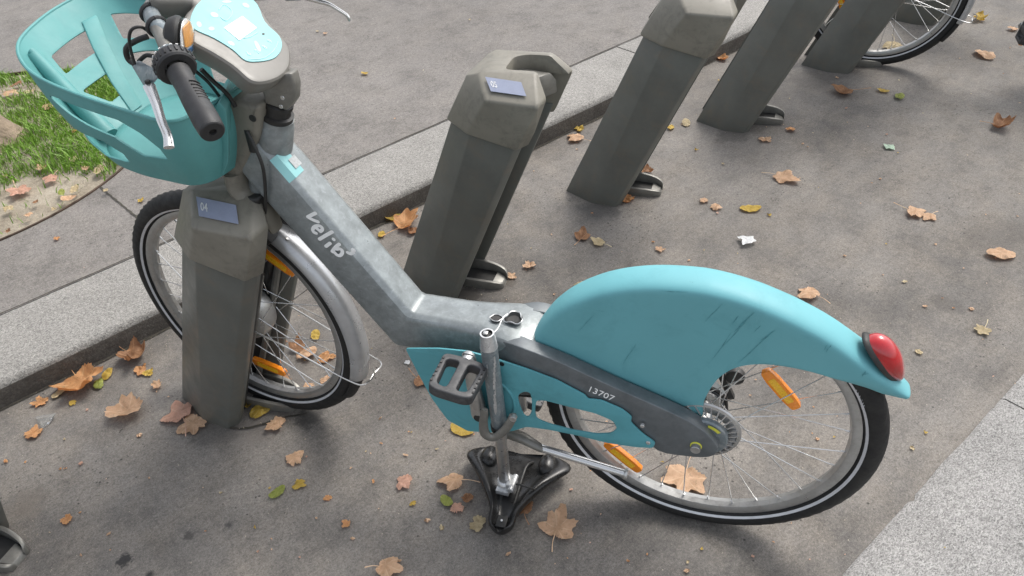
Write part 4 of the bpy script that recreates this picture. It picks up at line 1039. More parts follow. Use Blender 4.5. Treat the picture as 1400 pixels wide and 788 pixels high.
rm1, cb1 = bicycle(B1, 'teal', True, [(f1[0], f1[1], R(-8)), (f2[0], f2[1], R(10))], [(r1[0], r1[1], 0), (r2[0], r2[1], 0)])
B2 = bike_root(V((PD*4, 0, 0)), 'shared_bicycle', 'bicycle with green bodywork in the far dock, its front wheel at the top right')
bicycle(B2, 'green', False, [(R(70), .17, 0), (R(335), .17, 0)], [(R(40), .17, 0), (R(220), .17, 0)])

# seat of the far bicycle: ordinary upright saddle; near bicycle: tube torn off, hanging upside down with the saddle on the ground
def saddle(root, M_, name='saddle'):
    """underside seen: shell in local frame, nose towards +x, top towards -z"""
    def half(t):  # half width along the length, t 0 nose .. 1 tail
        return .024+.006*math.sin(min(1, t/.15)*math.pi/2)+.092*(max(0, min(1, (t-.20)/.62))**1.25)*(1 if t < .88 else 1-((t-.88)/.12)**2*.45)
    L = .225; N_ = 30
    bm = bmesh.new(); rows = []
    for i in range(N_+1):
        t = i/N_; x = .14-L*t; h = half(t)*(.35+.65*min(1, t/.05))*(1 if t < .97 else .9)
        if i == 0: h = .008
        dep = .024+.010*math.sin(math.pi*min(1, t*1.1))
        ring = []
        sag = .010*math.sin(t*math.pi)-.022*max(0, t-.6)
        # U cross-section opening to +z: inner and outer walls
        outer_ = [(1.0, 0), (1.05, -.35), (.97, -.75), (.72, -1.0), (.36, -1.1), (0, -1.12)]
        inner_ = [(0, -.62), (.30, -.6), (.50, -.52), (.62, -.36), (.72, -.10), (.80, .10)]
        pr = [(a*h, b*dep) for a, b in outer_]+[(a*h, b*dep) for a, b in inner_]
        pr2 = [(-a, b) for a, b in pr[::-1]]
        o1 = [(a*h, b*dep) for a, b in outer_]; i1 = [(a*h, b*dep) for a, b in inner_]
        full = [(-a, b) for a, b in i1[1:]][::1]
        loop = [(-a, b) for a, b in i1[::-1]] + i1[1:] + [o1[0]] + o1[1:] + [(-a, b) for a, b in o1[-2::-1]]
        rows.append([M_ @ V((x, a, b+sag)) for a, b in loop])
    loft(bm, rows, True, True)
    sd_ = obj(name, bm, 'saddle', root, angle=60, sub=1)
    bm = bmesh.new()
    for s in (-1, 1):
        tube(bm, [M_ @ V(p) for p in ((.105, s*.008, -.018), (.06, s*.016, -.012), (.0, s*.02, -.004), (-.04, s*.024, -.004), (-.062, s*.034, -.016))], .0032, 8)
    obj('rails', bm, 'steel' if root is B2 else 'dark', sd_)
    for s in (-1, 1):
        bm = bmesh.new(); c_ = V((-.052, s*.070, -.010)); rws = []
        for i in range(9):
            a = math.pi*i/8; rws.append([M_ @ (c_+V((-.03*math.cos(a), s*.0, 0))+V((0, math.cos(b), math.sin(b)))*(.021*math.sin(a)**.7+.0005)) for b in [2*math.pi*j/14 for j in range(14)]])
        loft(bm, rws, True, True); obj('rear_bumper', bm, 'saddle', sd_, angle=60)
    bm = bmesh.new(); loft(bm, [[M_ @ V((.128-.03*k, w_, -.008)) for w_ in (-.012, .012)]+[M_ @ V((.128-.03*k, w_, -.014)) for w_ in (.012, -.012)] for k in (0, .5, 1)]); obj('nose_plate', bm, 'dark', sd_, bev=.002)
    bm = bmesh.new(); cyl(bm, M_ @ V((.113, 0, -.007)), M_ @ V((.113, 0, -.004)), .003); obj('screw', bm, 'steel', sd_)
    return sd_
# near bicycle: saddle upside down on the ground. nose at ground px (686,728), tail middle between the wings
def bz(u, v, z):
    r = ray(u, v); t = ((BO-CAM).dot(BU)+z)/r.dot(BU); p = CAM+t*r-BO; return V((p.dot(BD), p.dot(BL), z))
nose = bz(684, 722, .035); tail = bz(708, 634, .035)
xa = (nose-tail); xa.z = 0; xa.normalize(); za = V((0, 0, 1)); ya = za.cross(xa)
ctr = nose-xa*.128; ctr.z = .047
SM = Matrix((xa, ya, za)).transposed().to_4x4(); SM.translation = ctr
saddle(B1, SM)
tb = bz(690, 655, .075); tt_ = bk(668, 472, .098); tm = bk(683, 582, .098)
ddn = (tm-tt_).normalized()
bm = bmesh.new(); rows = []
ring_t = frame_of(ddn)
for k, (f, r_) in enumerate(((0, .0165), (.1, .0163), (.5, .0163), (.97, .0163), (1, .0155))):
    rows.append([tt_+ddn*((tm-tt_).length*f+(.006*noise.noise(V((j*.9, 3, 0))) if k == 0 else 0))+(ring_t[0]*math.cos(a)+ring_t[1]*math.sin(a))*r_ for j, a in enumerate([2*math.pi*j/28 for j in range(28)])])
loft(bm, rows, True, True); stb = obj('seat_tube', bm, 'ptube', B1); stb['label'] = 'torn off seat tube hanging upside down'
bm = bmesh.new(); lathe(bm, tt_-ddn*.030, ddn, [(.0105, 0), (.0135, 0), (.0150, .012), (.0168, .031), (.0175, .034), (.0165, .036)], 24); obj('torn_sleeve', bm, 'raw', stb)
bm = bmesh.new(); lathe(bm, tt_-ddn*.0295, ddn, [(0, .004), (.0105, .004), (.0105, .001), (.0125, .001)], 24); obj('tube_bore', bm, 'dark', stb)
bm = bmesh.new(); box(bm, tt_-ddn*.024+V((.002, .002, 0)), (.009, .009, .02)); obj('inner_block', bm, 'alloy', stb, bev=.001)
bm = bmesh.new(); lathe(bm, tm-ddn*.006, ddn, [(.0165, 0), (.0185, .002), (.0185, .014), (.0165, .018), (.014, .018)], 28); obj('clamp_ring', bm, 'dark', stb)
bm = bmesh.new(); tube(bm, [tm, tb], .0133, 24, smooth=False); sp_ = obj('seat_post', bm, 'alloy', B1)
# chips of bare metal on the torn tube
bm = bmesh.new(); 
for (f, wd, hh, off) in ((.12, .002, .02, .5), (.3, .0022, .035, .8), (.5, .002, .02, 1.0), (.62, .003, .03, 1.1), (.18, .0018, .012, 1.5)):
    for k in range(3):
        a0 = off+k*.1-.3; cpt = tt_+ddn*((tm-tt_).length*(f+.05*k)); 
        vdir = (CAM-BO); vb = V((vdir.dot(BD), vdir.dot(BL), vdir.dot(BU)))-cpt; vb = (vb-ddn*vb.dot(ddn)).normalized(); sd2 = ddn.cross(vb)
        nn = (vb*math.cos(a0-.7)+sd2*math.sin(a0-.7)); tg = ddn.cross(nn)
        pts = [cpt+nn*.0166+tg*(wd*random.uniform(.5, 1.3))*s+ddn*hh*g*random.uniform(.3, .6) for s, g in ((-1, -1), (1, -.7), (1, .8), (-.6, 1))]
        bm.faces.new([bm.verts.new(p) for p in pts])
obj('paint_chips', bm, 'raw', stb, flat=True)
# grey hook lever of the seat clamp
bm = bmesh.new(); hp = [bk(663, 560, .125), bk(661, 580, .125), bk(664, 594, .125), bk(676, 598, .122), bk(690, 588, .118), bk(700, 573, .112), bk(701, 566, .108)]
tube(bm, hp, [.006, .0085, .0105, .0095, .009, .008, .006], 14, squash=(1.15, .7), n=6); cl = obj('clamp_lever', bm, 'greymetal', B1)
p = bk(702, 571, .112); bm = bmesh.new(); cyl(bm, p-V((0, .004, 0)), p+V((0, .006, 0)), .0075); obj('lever_bolt', bm, 'alloy', cl)
# saddle clamp
bm = bmesh.new(); lathe(bm, tb-V((0, 0, .012)), (0, 0, 1), [(.013, -.006), (.019, -.004), (.019, .006), (.0155, .012), (.0135, .013)], 24)
cr_ = tb+V((-.018, .004, -.004)); box(bm, cr_, (.018, .03, .022)); cyl(bm, cr_+V((-.004, -.02, .004)), cr_+V((-.004, .024, .004)), .0065); box(bm, tb+V((0, 0, -.022)), (.03, .048, .012))
obj('saddle_clamp', bm, 'raw', sp_, bev=.0025)
bm = bmesh.new(); tube(bm, [cr_+V((-.008, 0, 0)), cr_+V((-.022, .004, .008)), cr_+V((-.04, .002, .002)), cr_+V((-.052, -.006, -.012))], .0022, 8); obj('clamp_wire', bm, 'dark', sp_)
# thin cable from the torn tube to the hole in the frame
bm = bmesh.new()
for k in (0, .003): tube(bm, [tt_-ddn*.022+V((-.002, k, 0)), bk(680, 450, .075), bk(687, 436, .05), bk(694, 431, .03)+V((0, 0, k)), V((.40, .008, .503))], .0011, 6, n=6)
obj('cable', bm, 'white', B1)
# far bicycle: upright seat
bm = bmesh.new(); tube(bm, [V((.385, 0, .48)), V((.345, 0, .62))], .0165, 20, smooth=False); obj('seat_tube', bm, 'galv', B2)
bm = bmesh.new(); tube(bm, [V((.35, 0, .60)), V((.305, 0, .83))], .0133, 20, smooth=False); obj('seat_post', bm, 'alloy', B2)
SM2 = Matrix(((1, 0, 0, .29), (0, -1, 0, 0), (0, 0, -1, .845), (0, 0, 0, 1))); saddle(B2, SM2)

MT['scuff'] = mat('dark_scuff', (.075, .275, .31), .6, var=.4, vs=150)
random.seed(4); bm = bmesh.new()
for (u0, v0, u1, v1, w_) in ((1031, 427, 1003, 455, .0016), (1010, 432, 1000, 444, .0011), (1060, 452, 1040, 466, .0014), (1052, 458, 1008, 498, .0009), (1040, 445, 1030, 455, .0008), (988, 415, 962, 442, .0006), (1000, 455, 970, 497, .0006), (1136, 472, 1129, 482, .0010), (1132, 470, 1126, 480, .0007), (1184, 508, 1178, 516, .0010), (1188, 511, 1180, 513, .0008), (1020, 440, 985, 478, .0005), (940, 400, 900, 398, .0006), (812, 430, 790, 455, .0005), (870, 470, 850, 500, .0005)):
    a = bk(u0, v0, .0392); b = bk(u1, v1, .0392); t = (b-a); sd2 = t.cross(V((0, 1, 0))).normalized(); prev = None
    for k in range(13):
        f = k/12; p = a+t*f+sd2*.0012*noise.noise(a*50+V((f*3, 0, 0))); ww = w_*math.sin(math.pi*min(1, f*.9+.08))*random.uniform(.4, 1.2)
        cur = (bm.verts.new(p+sd2*ww), bm.verts.new(p-sd2*ww))
        if prev: bm.faces.new((prev[0], cur[0], cur[1], prev[1]))
        prev = cur
obj('scuff_marks', bm, 'scuff', rm1, flat=True)
# ---- lettering on the down tube (drawn letters) and the frame number
def stroke(L_, w_, y=.0452, name='lettering'):
    bm = bmesh.new()
    for k, l in enumerate(L_):
        P = [bk(400+u/7.88, 270+v/7.88, y) for u, v in l]
        S_ = spline(P, 6) if len(P) > 2 else P
        n_ = len(S_); ring = []
        for i, p in enumerate(S_):
            t = (S_[min(i+1, n_-1)]-S_[max(i-1, 0)]).normalized(); sd_ = t.cross(V((0, 1, 0))).normalized()
            ring.append((p, t, sd_))
        left = [p+s*w_ for p, t, s in ring]; right = [p-s*w_ for p, t, s in ring]
        p, t, s = ring[0]; cap0 = [p-t*w_*math.sin(a)-s*w_*math.cos(a) for a in [math.pi*i/6 for i in range(1, 6)]]
        p, t, s = ring[-1]; cap1 = [p+t*w_*math.sin(a)+s*w_*math.cos(a) for a in [math.pi*i/6 for i in range(1, 6)]]
        dy = V((0, .00025*k, 0))
        for i in range(n_-1):
            bm.faces.new([bm.verts.new(q_+dy) for q_ in (left[i], left[i+1], right[i+1], right[i])])
        bm.faces.new([bm.verts.new(q_+dy) for q_ in [right[0]]+cap0+[left[0]]]); bm.faces.new([bm.verts.new(q_+dy) for q_ in [left[-1]]+cap1+[right[-1]]])
    o = obj(name, bm, 'white', B1, flat=True); return o
stroke([[(245, 172), (205, 190), (165, 212)], [(165, 212), (215, 240), (275, 263)], [(240, 318), (270, 340), (300, 366)], [(300, 366), (322, 345), (316, 320), (288, 305), (252, 308), (228, 325), (220, 350), (232, 374), (256, 384)],
        [(292, 448), (360, 408), (428, 370)], [(362, 524), (385, 507), (408, 490)], [(444, 447), (448, 450)],
        [(508, 500), (470, 530), (432, 578)], [(432, 578), (460, 590), (480, 612), (512, 622), (538, 600), (538, 565), (510, 548), (478, 552)],
        [(656, 572), (660, 578)], [(660, 585), (632, 600), (600, 588)]], .0038)
bm = bmesh.new(); p = bk(400+655/7.88, 270+570/7.88, .0456); lathe(bm, p, (0, 1, 0), [(0, 0), (.0052, -.0001)], 16); obj('lettering', bm, 'white', B1)
a = bk(803, 535, .0722); b = bk(846, 555, .0722)
text('frame_number', '13707', 'white', B1, bk(802, 534, .0724), bk(846, 552, .0724)-bk(802, 534, .0724), V((0, 0, 1)), .0215)
# teal sticker on the down tube, follows the top facet
def sticker(pxs, name, m_, lift=.0008):
    bm = bmesh.new(); bm.faces.new([bm.verts.new(p) for p in pxs]); return obj(name, bm, m_, B1, flat=True)
N_ = V((.829, 0, -.559)); U_ = V((-.559, 0, -.829))
tp = lambda y, n_, f: V((0, y, 0))+N_*(.268+n_)+U_*f
f0 = V((.835, 0, .80)).dot(U_)
bm = bmesh.new(); pr = [(.0438, -.0300), (.0405, -.0392), (.0290, -.0500), (-.0, -.0500)]
ins = lambda y, n_: (y, n_)
loft(bm, [[tp(y, n_-.0006, f0-.008) for y, n_ in pr[1:]], [tp(y, n_-.0006, f0+.045) for y, n_ in pr[1:]]], False, False); obj('sticker', bm, 'panel', B1, flat=True)
bm = bmesh.new(); bm.faces.new([bm.verts.new(tp(y, -.0508-.0012, f0+f)) for y, f in ((-.006, .012), (.015, .012), (.015, .033), (-.006, .033))]); obj('sticker_patch', bm, 'patch', B1, flat=True)
# tyre marking
def tyre_text(root_w, s, ang, size, m_):
    # letters along the left sidewall
    ws = len(s); 
    for i, ch in enumerate(s):
        a = ang-i*size*.72/.296; 
        if ch == ' ': continue
        c_ = V((.292*math.cos(a), TR*.93+.0004, .292*math.sin(a))); t = V((math.sin(a), 0, -math.cos(a))); r_ = V((math.cos(a), 0, math.sin(a)))
        text('tyre_letter', ch, m_, root_w, c_+V((0, .0006, 0)), t, r_+V((0, -.55, 0)), size, thick=.0003)
rwo = [o for o in B1.children if o.name.startswith('rear_wheel')][0]
tyre_text(rwo, '47-559', math.atan2(bk(1180, 545, 0).z-.3265, bk(1180, 545, 0).x), .011, 'reflstripe')
bpy.context.view_layer.update()

# ------------------------------------------------------------------ leaves and litter
def leafmat(name, c0, c1, vein):
    m, nt, bs = newmat(name)
    tc = nt.nodes.new('ShaderNodeTexCoord').outputs['Object']
    c = ramp(nt, noi(nt, tc, 45, 8, .7), [(.32, c0), (.68, c1)])
    c = mixc(nt, ramp(nt, noi(nt, tc, 110, 6, .8), [(.56, 0.), (.68, .7)]), c, tuple(x*.45 for x in c0))
    sx = nt.nodes.new('ShaderNodeSeparateXYZ'); nt.links.new(tc, sx.inputs[0])
    at = nd(nt, 'ShaderNodeMath', operation='ARCTAN2'); nt.links.new(sx.outputs[1], at.inputs[0]); nt.links.new(sx.outputs[0], at.inputs[1])
    mu = nd(nt, 'ShaderNodeMath', operation='MULTIPLY'); nt.links.new(at.outputs[0], mu.inputs[0]); mu.inputs[1].default_value = 6.8
    co = nd(nt, 'ShaderNodeMath', operation='COSINE'); nt.links.new(mu.outputs[0], co.inputs[0])
    c = mixc(nt, ramp(nt, co.outputs[0], [(.9, 0.), (.99, .55)]), c, vein)
    nt.links.new(c, bs.inputs['Base Color']); bs.inputs['Roughness'].default_value = .62
    bump(nt, bs, noi(nt, tc, 90, 6, .7), .5, .002)
    return m
LM = {'tan': leafmat('leaf_tan', (.60, .39, .235), (.78, .56, .38), (.84, .66, .47)), 'orange': leafmat('leaf_orange', (.52, .25, .10), (.74, .43, .20), (.78, .55, .3)),
      'brown': leafmat('leaf_brown', (.26, .13, .065), (.52, .29, .15), (.6, .38, .22)), 'pink': leafmat('leaf_pinkish', (.56, .33, .24), (.74, .48, .36), (.78, .56, .42)),
      'yellow': leafmat('leaf_yellow', (.52, .35, .05), (.70, .52, .12), (.7, .6, .25)), 'pale': leafmat('leaf_pale', (.52, .42, .25), (.66, .56, .36), (.72, .62, .42)),
      'green': leafmat('leaf_green', (.28, .33, .06), (.42, .46, .12), (.5, .5, .2)), 'white': MT['screen'], 'paleg': mat('pale_green_paper', (.55, .68, .55), .6, var=.1)}
MT.update({'leaf_'+k: v for k, v in LM.items()})
def leaf(kind, col, size, curl, seed, stem=True, asp=1.):
    rnd = random.Random(seed); N_ = 60; bm = bmesh.new()
    lobes = {'plane': [(90, 1, 23), (140, .9, 21), (40, .92, 21), (192, .72, 22), (-12, .74, 22)], 'three': [(90, 1, 26), (150, .8, 24), (30, .75, 24)]}.get(kind, [])
    lobes = [(a+rnd.uniform(-8, 8), l*rnd.uniform(.85, 1.1), w_) for a, l, w_ in lobes]
    ph = rnd.uniform(0, 9)
    def rad(a):
        d = math.degrees(a)
        if kind in ('plane', 'three'):
            r = .47
            for la, l, w_ in lobes:
                dd = (d-la+180) % 360-180; r = max(r, .47+(l-.47)*math.exp(-abs(dd/w_)**1.6))
            dd = (d-270+180) % 360-180; r *= 1-.35*math.exp(-(dd/22)**2)
            r *= 1+.04*math.sin(d*.5+ph)+.07*(abs((d*.075+ph) % 1-.5)*2-.5)+.16*noise.noise(V((math.cos(a)*1.6+seed, math.sin(a)*1.6, 7)))
        elif kind == 'oval':
            dd = abs((d-90+180) % 360-180)/180; r = 1/math.sqrt((math.sin(a)/.98)**2+(math.cos(a)/.6)**2)*(1+.03*math.sin(5*a+ph)+.015*math.sin(23*a))
        elif kind == 'paper':
            r = min(1.15, .62/max(abs(math.cos(a+ph)), abs(math.sin(a+ph))))*(1+.18*noise.noise(V((math.cos(a)*1.5+seed, math.sin(a)*1.5, 3)))*2)
        else:
            r = .62+.2*noise.noise(V((math.cos(a)*1.3+seed*3.1, math.sin(a)*1.3, 0)))*2+.10*noise.noise(V((math.cos(a)*4+seed, math.sin(a)*4, 2)))*2+.04*(abs((d*.11) % 1-.5))
        return max(.12, r)
    bd = rnd.uniform(0, math.pi); cvx = rnd.choice((-1, 1)) if curl < .5 else 1
    def pos(x, y):
        # bend about axis bd
        u = x*math.cos(bd)+y*math.sin(bd); v = -x*math.sin(bd)+y*math.cos(bd)
        z = .09*noise.noise(V((x*2.3+seed, y*2.3, 5)))*(1+2.5*curl)+.035*noise.noise(V((x*6, y*6, seed)))+.10*curl*abs(math.sin(math.atan2(y, x)*2.5+seed))*(x*x+y*y)
        if curl > 0:
            k = curl*2.4; sg = cvx
            u2 = math.sin(k*u*.9)/(k*.9); z += sg*(1-math.cos(k*u*.9))/(k*.9)*.9
            z += curl*.55*v*v*(1 if sg > 0 else -.6)+max(0, curl-.4)*.5*(x*x+y*y)**1.0; u = u2
        X = u*math.cos(bd)-v*math.sin(bd); Y = u*math.sin(bd)+v*math.cos(bd)
        return V((X*asp, Y, z))*size*.5
    rings = []
    for f in (.18, .4, .6, .8, .92, 1.0):
        rings.append([bm.verts.new(pos(f*rad(a)*math.cos(a), f*rad(a)*math.sin(a))) for a in [2*math.pi*i/N_ for i in range(N_)]])
    c0 = bm.verts.new(pos(0, 0))
    for i in range(N_):
        j = (i+1) % N_; bm.faces.new((c0, rings[0][i], rings[0][j]))
        for A, B in zip(rings, rings[1:]): bm.faces.new((A[i], B[i], B[j], A[j]))
    r = bmesh.ops.solidify(bm, geom=bm.faces[:], thickness=.0005)
    if stem:
        p0 = pos(0, -.25); L = size*rnd.uniform(.35, .6); dx = rnd.uniform(-.5, .5)
        tube(bm, [p0, p0+V((dx*L*.2, -L*.5, .002)), p0+V((dx*L*.7, -L, .001))], [.0010, .0008, .0014], 6, n=4)
    return bm
NL = [0]
def put_leaf(u, v, pxs, kind, col, label, curl=.25, rot=None, z=0., stem=None, tilt=.12, asp=1., cat='leaf', group='fallen leaves', lift=0):
    NL[0] += 1; sd_ = NL[0]*7+3; rnd = random.Random(sd_)
    p = ground(u, v, z); d_ = (p-CAM).length; size = pxs/FOC*d_
    bm = leaf(kind, col, size, curl, sd_, stem if stem is not None else (kind in ('plane', 'three') and size > .05), asp)
    rz = rot if rot is not None else rnd.uniform(0, 6.28)
    M_ = Matrix.Rotation(rz, 3, 'Z') @ Matrix.Rotation(rnd.uniform(-tilt, tilt), 3, 'X') @ Matrix.Rotation(rnd.uniform(-tilt, tilt), 3, 'Y')
    for v_ in bm.verts: v_.co = M_ @ v_.co
    mz = min(v_.co.z for v_ in bm.verts)
    for v_ in bm.verts: v_.co.z -= mz
    o = obj('fallen_leaf' if cat == 'leaf' else {'paper': 'paper_scrap'}.get(cat, cat), bm, 'leaf_'+col, flat=True, angle=60); o.location = (p.x, p.y, z+.0035+lift)
    tag(o, label, cat, group); return o
LL = [
 (183, 488, 62, 'plane', 'brown', 'dark brown cupped leaf by the kerb, left of dock 04', .85, 0),
 (112, 524, 78, 'plane', 'orange', 'big orange brown folded leaf lying against the kerb at the left', .55, 0),
 (178, 564, 66, 'frag', 'tan', 'pale tan curled leaf between the kerb leaves and dock 04', .5, 0),
 (248, 570, 60, 'three', 'pink', 'brownish pink toothed leaf at the foot of dock 04', .15, 0),
 (264, 582, 48, 'frag', 'tan', 'flat tan leaf sticking out from under the leaf at dock 04', .1, 0),
 (358, 563, 34, 'oval', 'yellow', 'bright yellow oval leaf at the right foot of dock 04', .3, 0),
 (340, 555, 26, 'frag', 'yellow', 'small yellowish curled leaf touching the right side of dock 04', .6, 0),
 (376, 583, 36, 'frag', 'tan', 'narrow tan leaf piece in front of the yellow leaf', .2, 0),
 (404, 628, 36, 'frag', 'tan', 'torn tan leaf on open asphalt below the front tyre', .2, 0),
 (409, 664, 24, 'frag', 'yellow', 'ochre leaf piece below the torn tan leaf', .3, 0),
 (380, 675, 24, 'oval', 'green', 'slim yellow green leaf left of the ochre piece', .2, 0),
 (553, 661, 34, 'frag', 'pink', 'round pinkish leaf left of the upturned saddle', .12, 0),
 (575, 522, 36, 'three', 'brown', 'brown leaf showing from behind the turquoise chain guard', .25, 0),
 (632, 589, 34, 'oval', 'yellow', 'pale yellow leaf below the chain guard', .15, 0),
 (624, 661, 50, 'three', 'tan', 'curled tan leaf left of the saddle', .4, 0),
 (624, 697, 28, 'frag', 'pink', 'pinkish leaf piece lying lowest in the pile by the saddle', .3, 0),
 (611, 687, 22, 'oval', 'green', 'small green leaf in the pile by the saddle', .2, 0),
 (640, 684, 26, 'frag', 'brown', 'crumpled brown leaf in the pile beside the saddle', .7, 0),
 (653, 718, 32, 'frag', 'pale', 'olive tan leaf next to the saddle nose', .2, 0),
 (716, 700, 40, 'three', 'brown', 'brown crinkled leaf under the right side of the saddle', .35, 0),
 (762, 726, 66, 'plane', 'tan', 'large lobed pale orange leaf with stem, right of the saddle nose', .12, 0),
 (528, 779, 52, 'three', 'tan', 'orange tan leaf cut by the bottom edge of the picture', .3, 0),
 (47, 594, 30, 'frag', 'orange', 'small orange leaf below the plastic shard at the left', .2, 0),
 (56, 552, 24, 'frag', 'orange', 'orange leaf piece at the kerb, leftmost of the kerb leaves', .4, 0),
 (216, 528, 20, 'frag', 'tan', 'little curled tan leaf left of dock 04', .6, 0),
 (148, 513, 20, 'oval', 'yellow', 'yellow leaf tucked behind the big orange leaf at the kerb', .4, 0),
 (204, 512, 18, 'frag', 'yellow', 'small yellow leaf beside the dark cupped leaf', .4, 0),
 (937, 654, 74, 'plane', 'tan', 'large tan leaf seen through the rear wheel spokes', .2, 0),
 (1108, 406, 44, 'three', 'tan', 'tan leaf just behind the rear mudguard', .3, 0),
 (796, 394, 34, 'frag', 'pale', 'yellowish leaf showing above the front of the rear mudguard', .2, 0),
 (553, 310, 60, 'plane', 'orange', 'curled yellow brown leaf at the kerb left of dock 05', .6, 0),
 (522, 322, 16, 'oval', 'yellow', 'tiny yellow leaf at the kerb left of the curled one', .2, 0),
 (724, 366, 26, 'frag', 'tan', 'upright tan leaf scrap right of the foot of dock 05', .4, 0),
 (700, 379, 20, 'frag', 'tan', 'tan leaf scrap touching the metal foot of dock 05', .2, 0),
 (795, 327, 34, 'three', 'brown', 'brown leaf, left one of the pair above the rear mudguard', .4, 0),
 (820, 334, 32, 'three', 'pale', 'pale tan leaf, right one of the pair above the rear mudguard', .3, 0),
 (902, 343, 18, 'frag', 'tan', 'small tan leaf right of the leaf pair', .2, 0),
 (790, 192, 36, 'three', 'tan', 'tan leaf at the kerb between dock 05 and the next dock', .25, 0),
 (792, 178, 20, 'frag', 'yellow', 'yellow leaf piece behind the tan leaf at the kerb', .4, 0),
 (858, 275, 32, 'frag', 'orange', 'yellow brown crumpled leaf at the foot of the dock behind 05', .6, 0),
 (882, 237, 32, 'frag', 'brown', 'dark brown leaf standing behind the metal foot of the dock', .6, 0),
 (1068, 244, 46, 'three', 'tan', 'flat three pointed tan leaf in the open asphalt', .12, 0),
 (1026, 287, 28, 'oval', 'yellow', 'ochre oval leaf above the white paper', .1, 0),
 (978, 285, 24, 'frag', 'tan', 'tan leaf piece in the middle, left of the ochre oval', .3, 0),
 (962, 276, 18, 'frag', 'tan', 'smaller tan leaf piece touching the one beside the ochre oval', .2, 0),
 (1248, 292, 34, 'plane', 'tan', 'left half of the split tan leaf at the right', .1, 0),
 (1271, 297, 26, 'three', 'tan', 'right half of the split tan leaf at the right', .1, 0),
 (1368, 350, 34, 'oval', 'tan', 'long tan leaf near the right edge', .3, 0),
 (1365, 174, 40, 'plane', 'brown', 'curled brown leaf with raised corners near the right edge', .75, 0),
 (1155, 128, 44, 'three', 'brown', 'brown curled leaf with a long stem beyond the docks', .45, 0),
 (1345, 77, 28, 'oval', 'tan', 'tan leaf to the right of the far bicycle wheel', .3, 0),
 (1207, 126, 15, 'oval', 'yellow', 'small yellow leaf below the far bicycle wheel', .2, 0),
 (1229, 134, 18, 'oval', 'green', 'small olive leaf beside the yellow one below the far wheel', .2, 0),
 (1081, 179, 18, 'frag', 'orange', 'orange leaf piece right of a dock foot', .3, 0),
 (1046, 193, 22, 'frag', 'tan', 'tan leaf piece in front of a dock foot', .3, 0),
 (938, 170, 18, 'oval', 'pale', 'pale yellow leaf between two docks', .2, 0),
 (917, 176, 14, 'oval', 'yellow', 'little yellow leaf left of the pale one between two docks', .2, 0),
 (988, 82, 22, 'frag', 'orange', 'orange leaf crumpled against the far kerb', .5, 0),
 (1343, 453, 26, 'plane', 'pale', 'grey tan dried leaf right of the rear light', .3, 0),
 (1256, 483, 13, 'frag', 'pale', 'cream leaf bit beside the rear light', .2, 0),
 (1338, 28, 24, 'frag', 'yellow', 'yellowish curled leaf behind the far wheel', .6, 0),
 (1385, 42, 16, 'frag', 'tan', 'tan leaf piece behind the far pedal', .3, 0),
 (1220, 66, 34, 'three', 'pale', 'pale leaf seen through the far wheel spokes', .3, 0),
 (424, 487, 44, 'three', 'tan', 'brown tan leaf seen through the front wheel spokes', .4, 0),
 (446, 491, 30, 'frag', 'orange', 'orange round leaf, rightmost seen through the front wheel', .3, 0),
 (445, 522, 24, 'frag', 'tan', 'small tan leaf above the front rim', .3, 0),
 (408, 480, 34, 'three', 'brown', 'brown leaf, leftmost seen through the front wheel', .5, 0),
 (432, 460, 20, 'oval', 'yellow', 'yellow narrow leaf seen through the front wheel', .1, 0),
 (385, 519, 36, 'frag', 'brown', 'brown leaf beside the lower amber reflector of the front wheel', .3, 0),
 (422, 530, 20, 'frag', 'tan', 'tan leaf scrap just inside the bottom of the front rim', .2, 0),
 (82, 540, 18, 'oval', 'pale', 'olive leaf tip under the left end of the big orange leaf', .4, 0),
 (136, 527, 20, 'oval', 'green', 'green leaf tip under the right end of the big orange leaf', .4, 0),
 (100, 552, 13, 'frag', 'yellow', 'small yellow green leaf bit in front of the big orange leaf', .2, 0),
 (193, 508, 22, 'frag', 'orange', 'orange leaf bit in front of the dark cupped leaf', .3, 0),
 (92, 712, 20, 'frag', 'orange', 'lone orange leaf bit in the lower left corner of the asphalt', .3, 0),
 (474, 717, 18, 'frag', 'orange', 'orange leaf bit left of the saddle on open asphalt', .2, 0),
 (449, 682, 14, 'frag', 'orange', 'small orange leaf bit between the torn tan leaf and the saddle', .2, 0),
 (565, 690, 13, 'frag', 'yellow', 'small golden leaf bit below the round pinkish leaf', .2, 0),
 (538, 300, 24, 'oval', 'yellow', 'yellow green leaf touching the curled leaf left of dock 05', .5, 0),
 (566, 318, 26, 'frag', 'brown', 'brown leaf half hidden under the curled leaf left of dock 05', .5, 0),
]
for (u, v, s, k, c, lb, cu, z) in LL:
    if v > 300 and u < 520 and False: pass
    put_leaf(u, v, s, k, c, lb, cu)
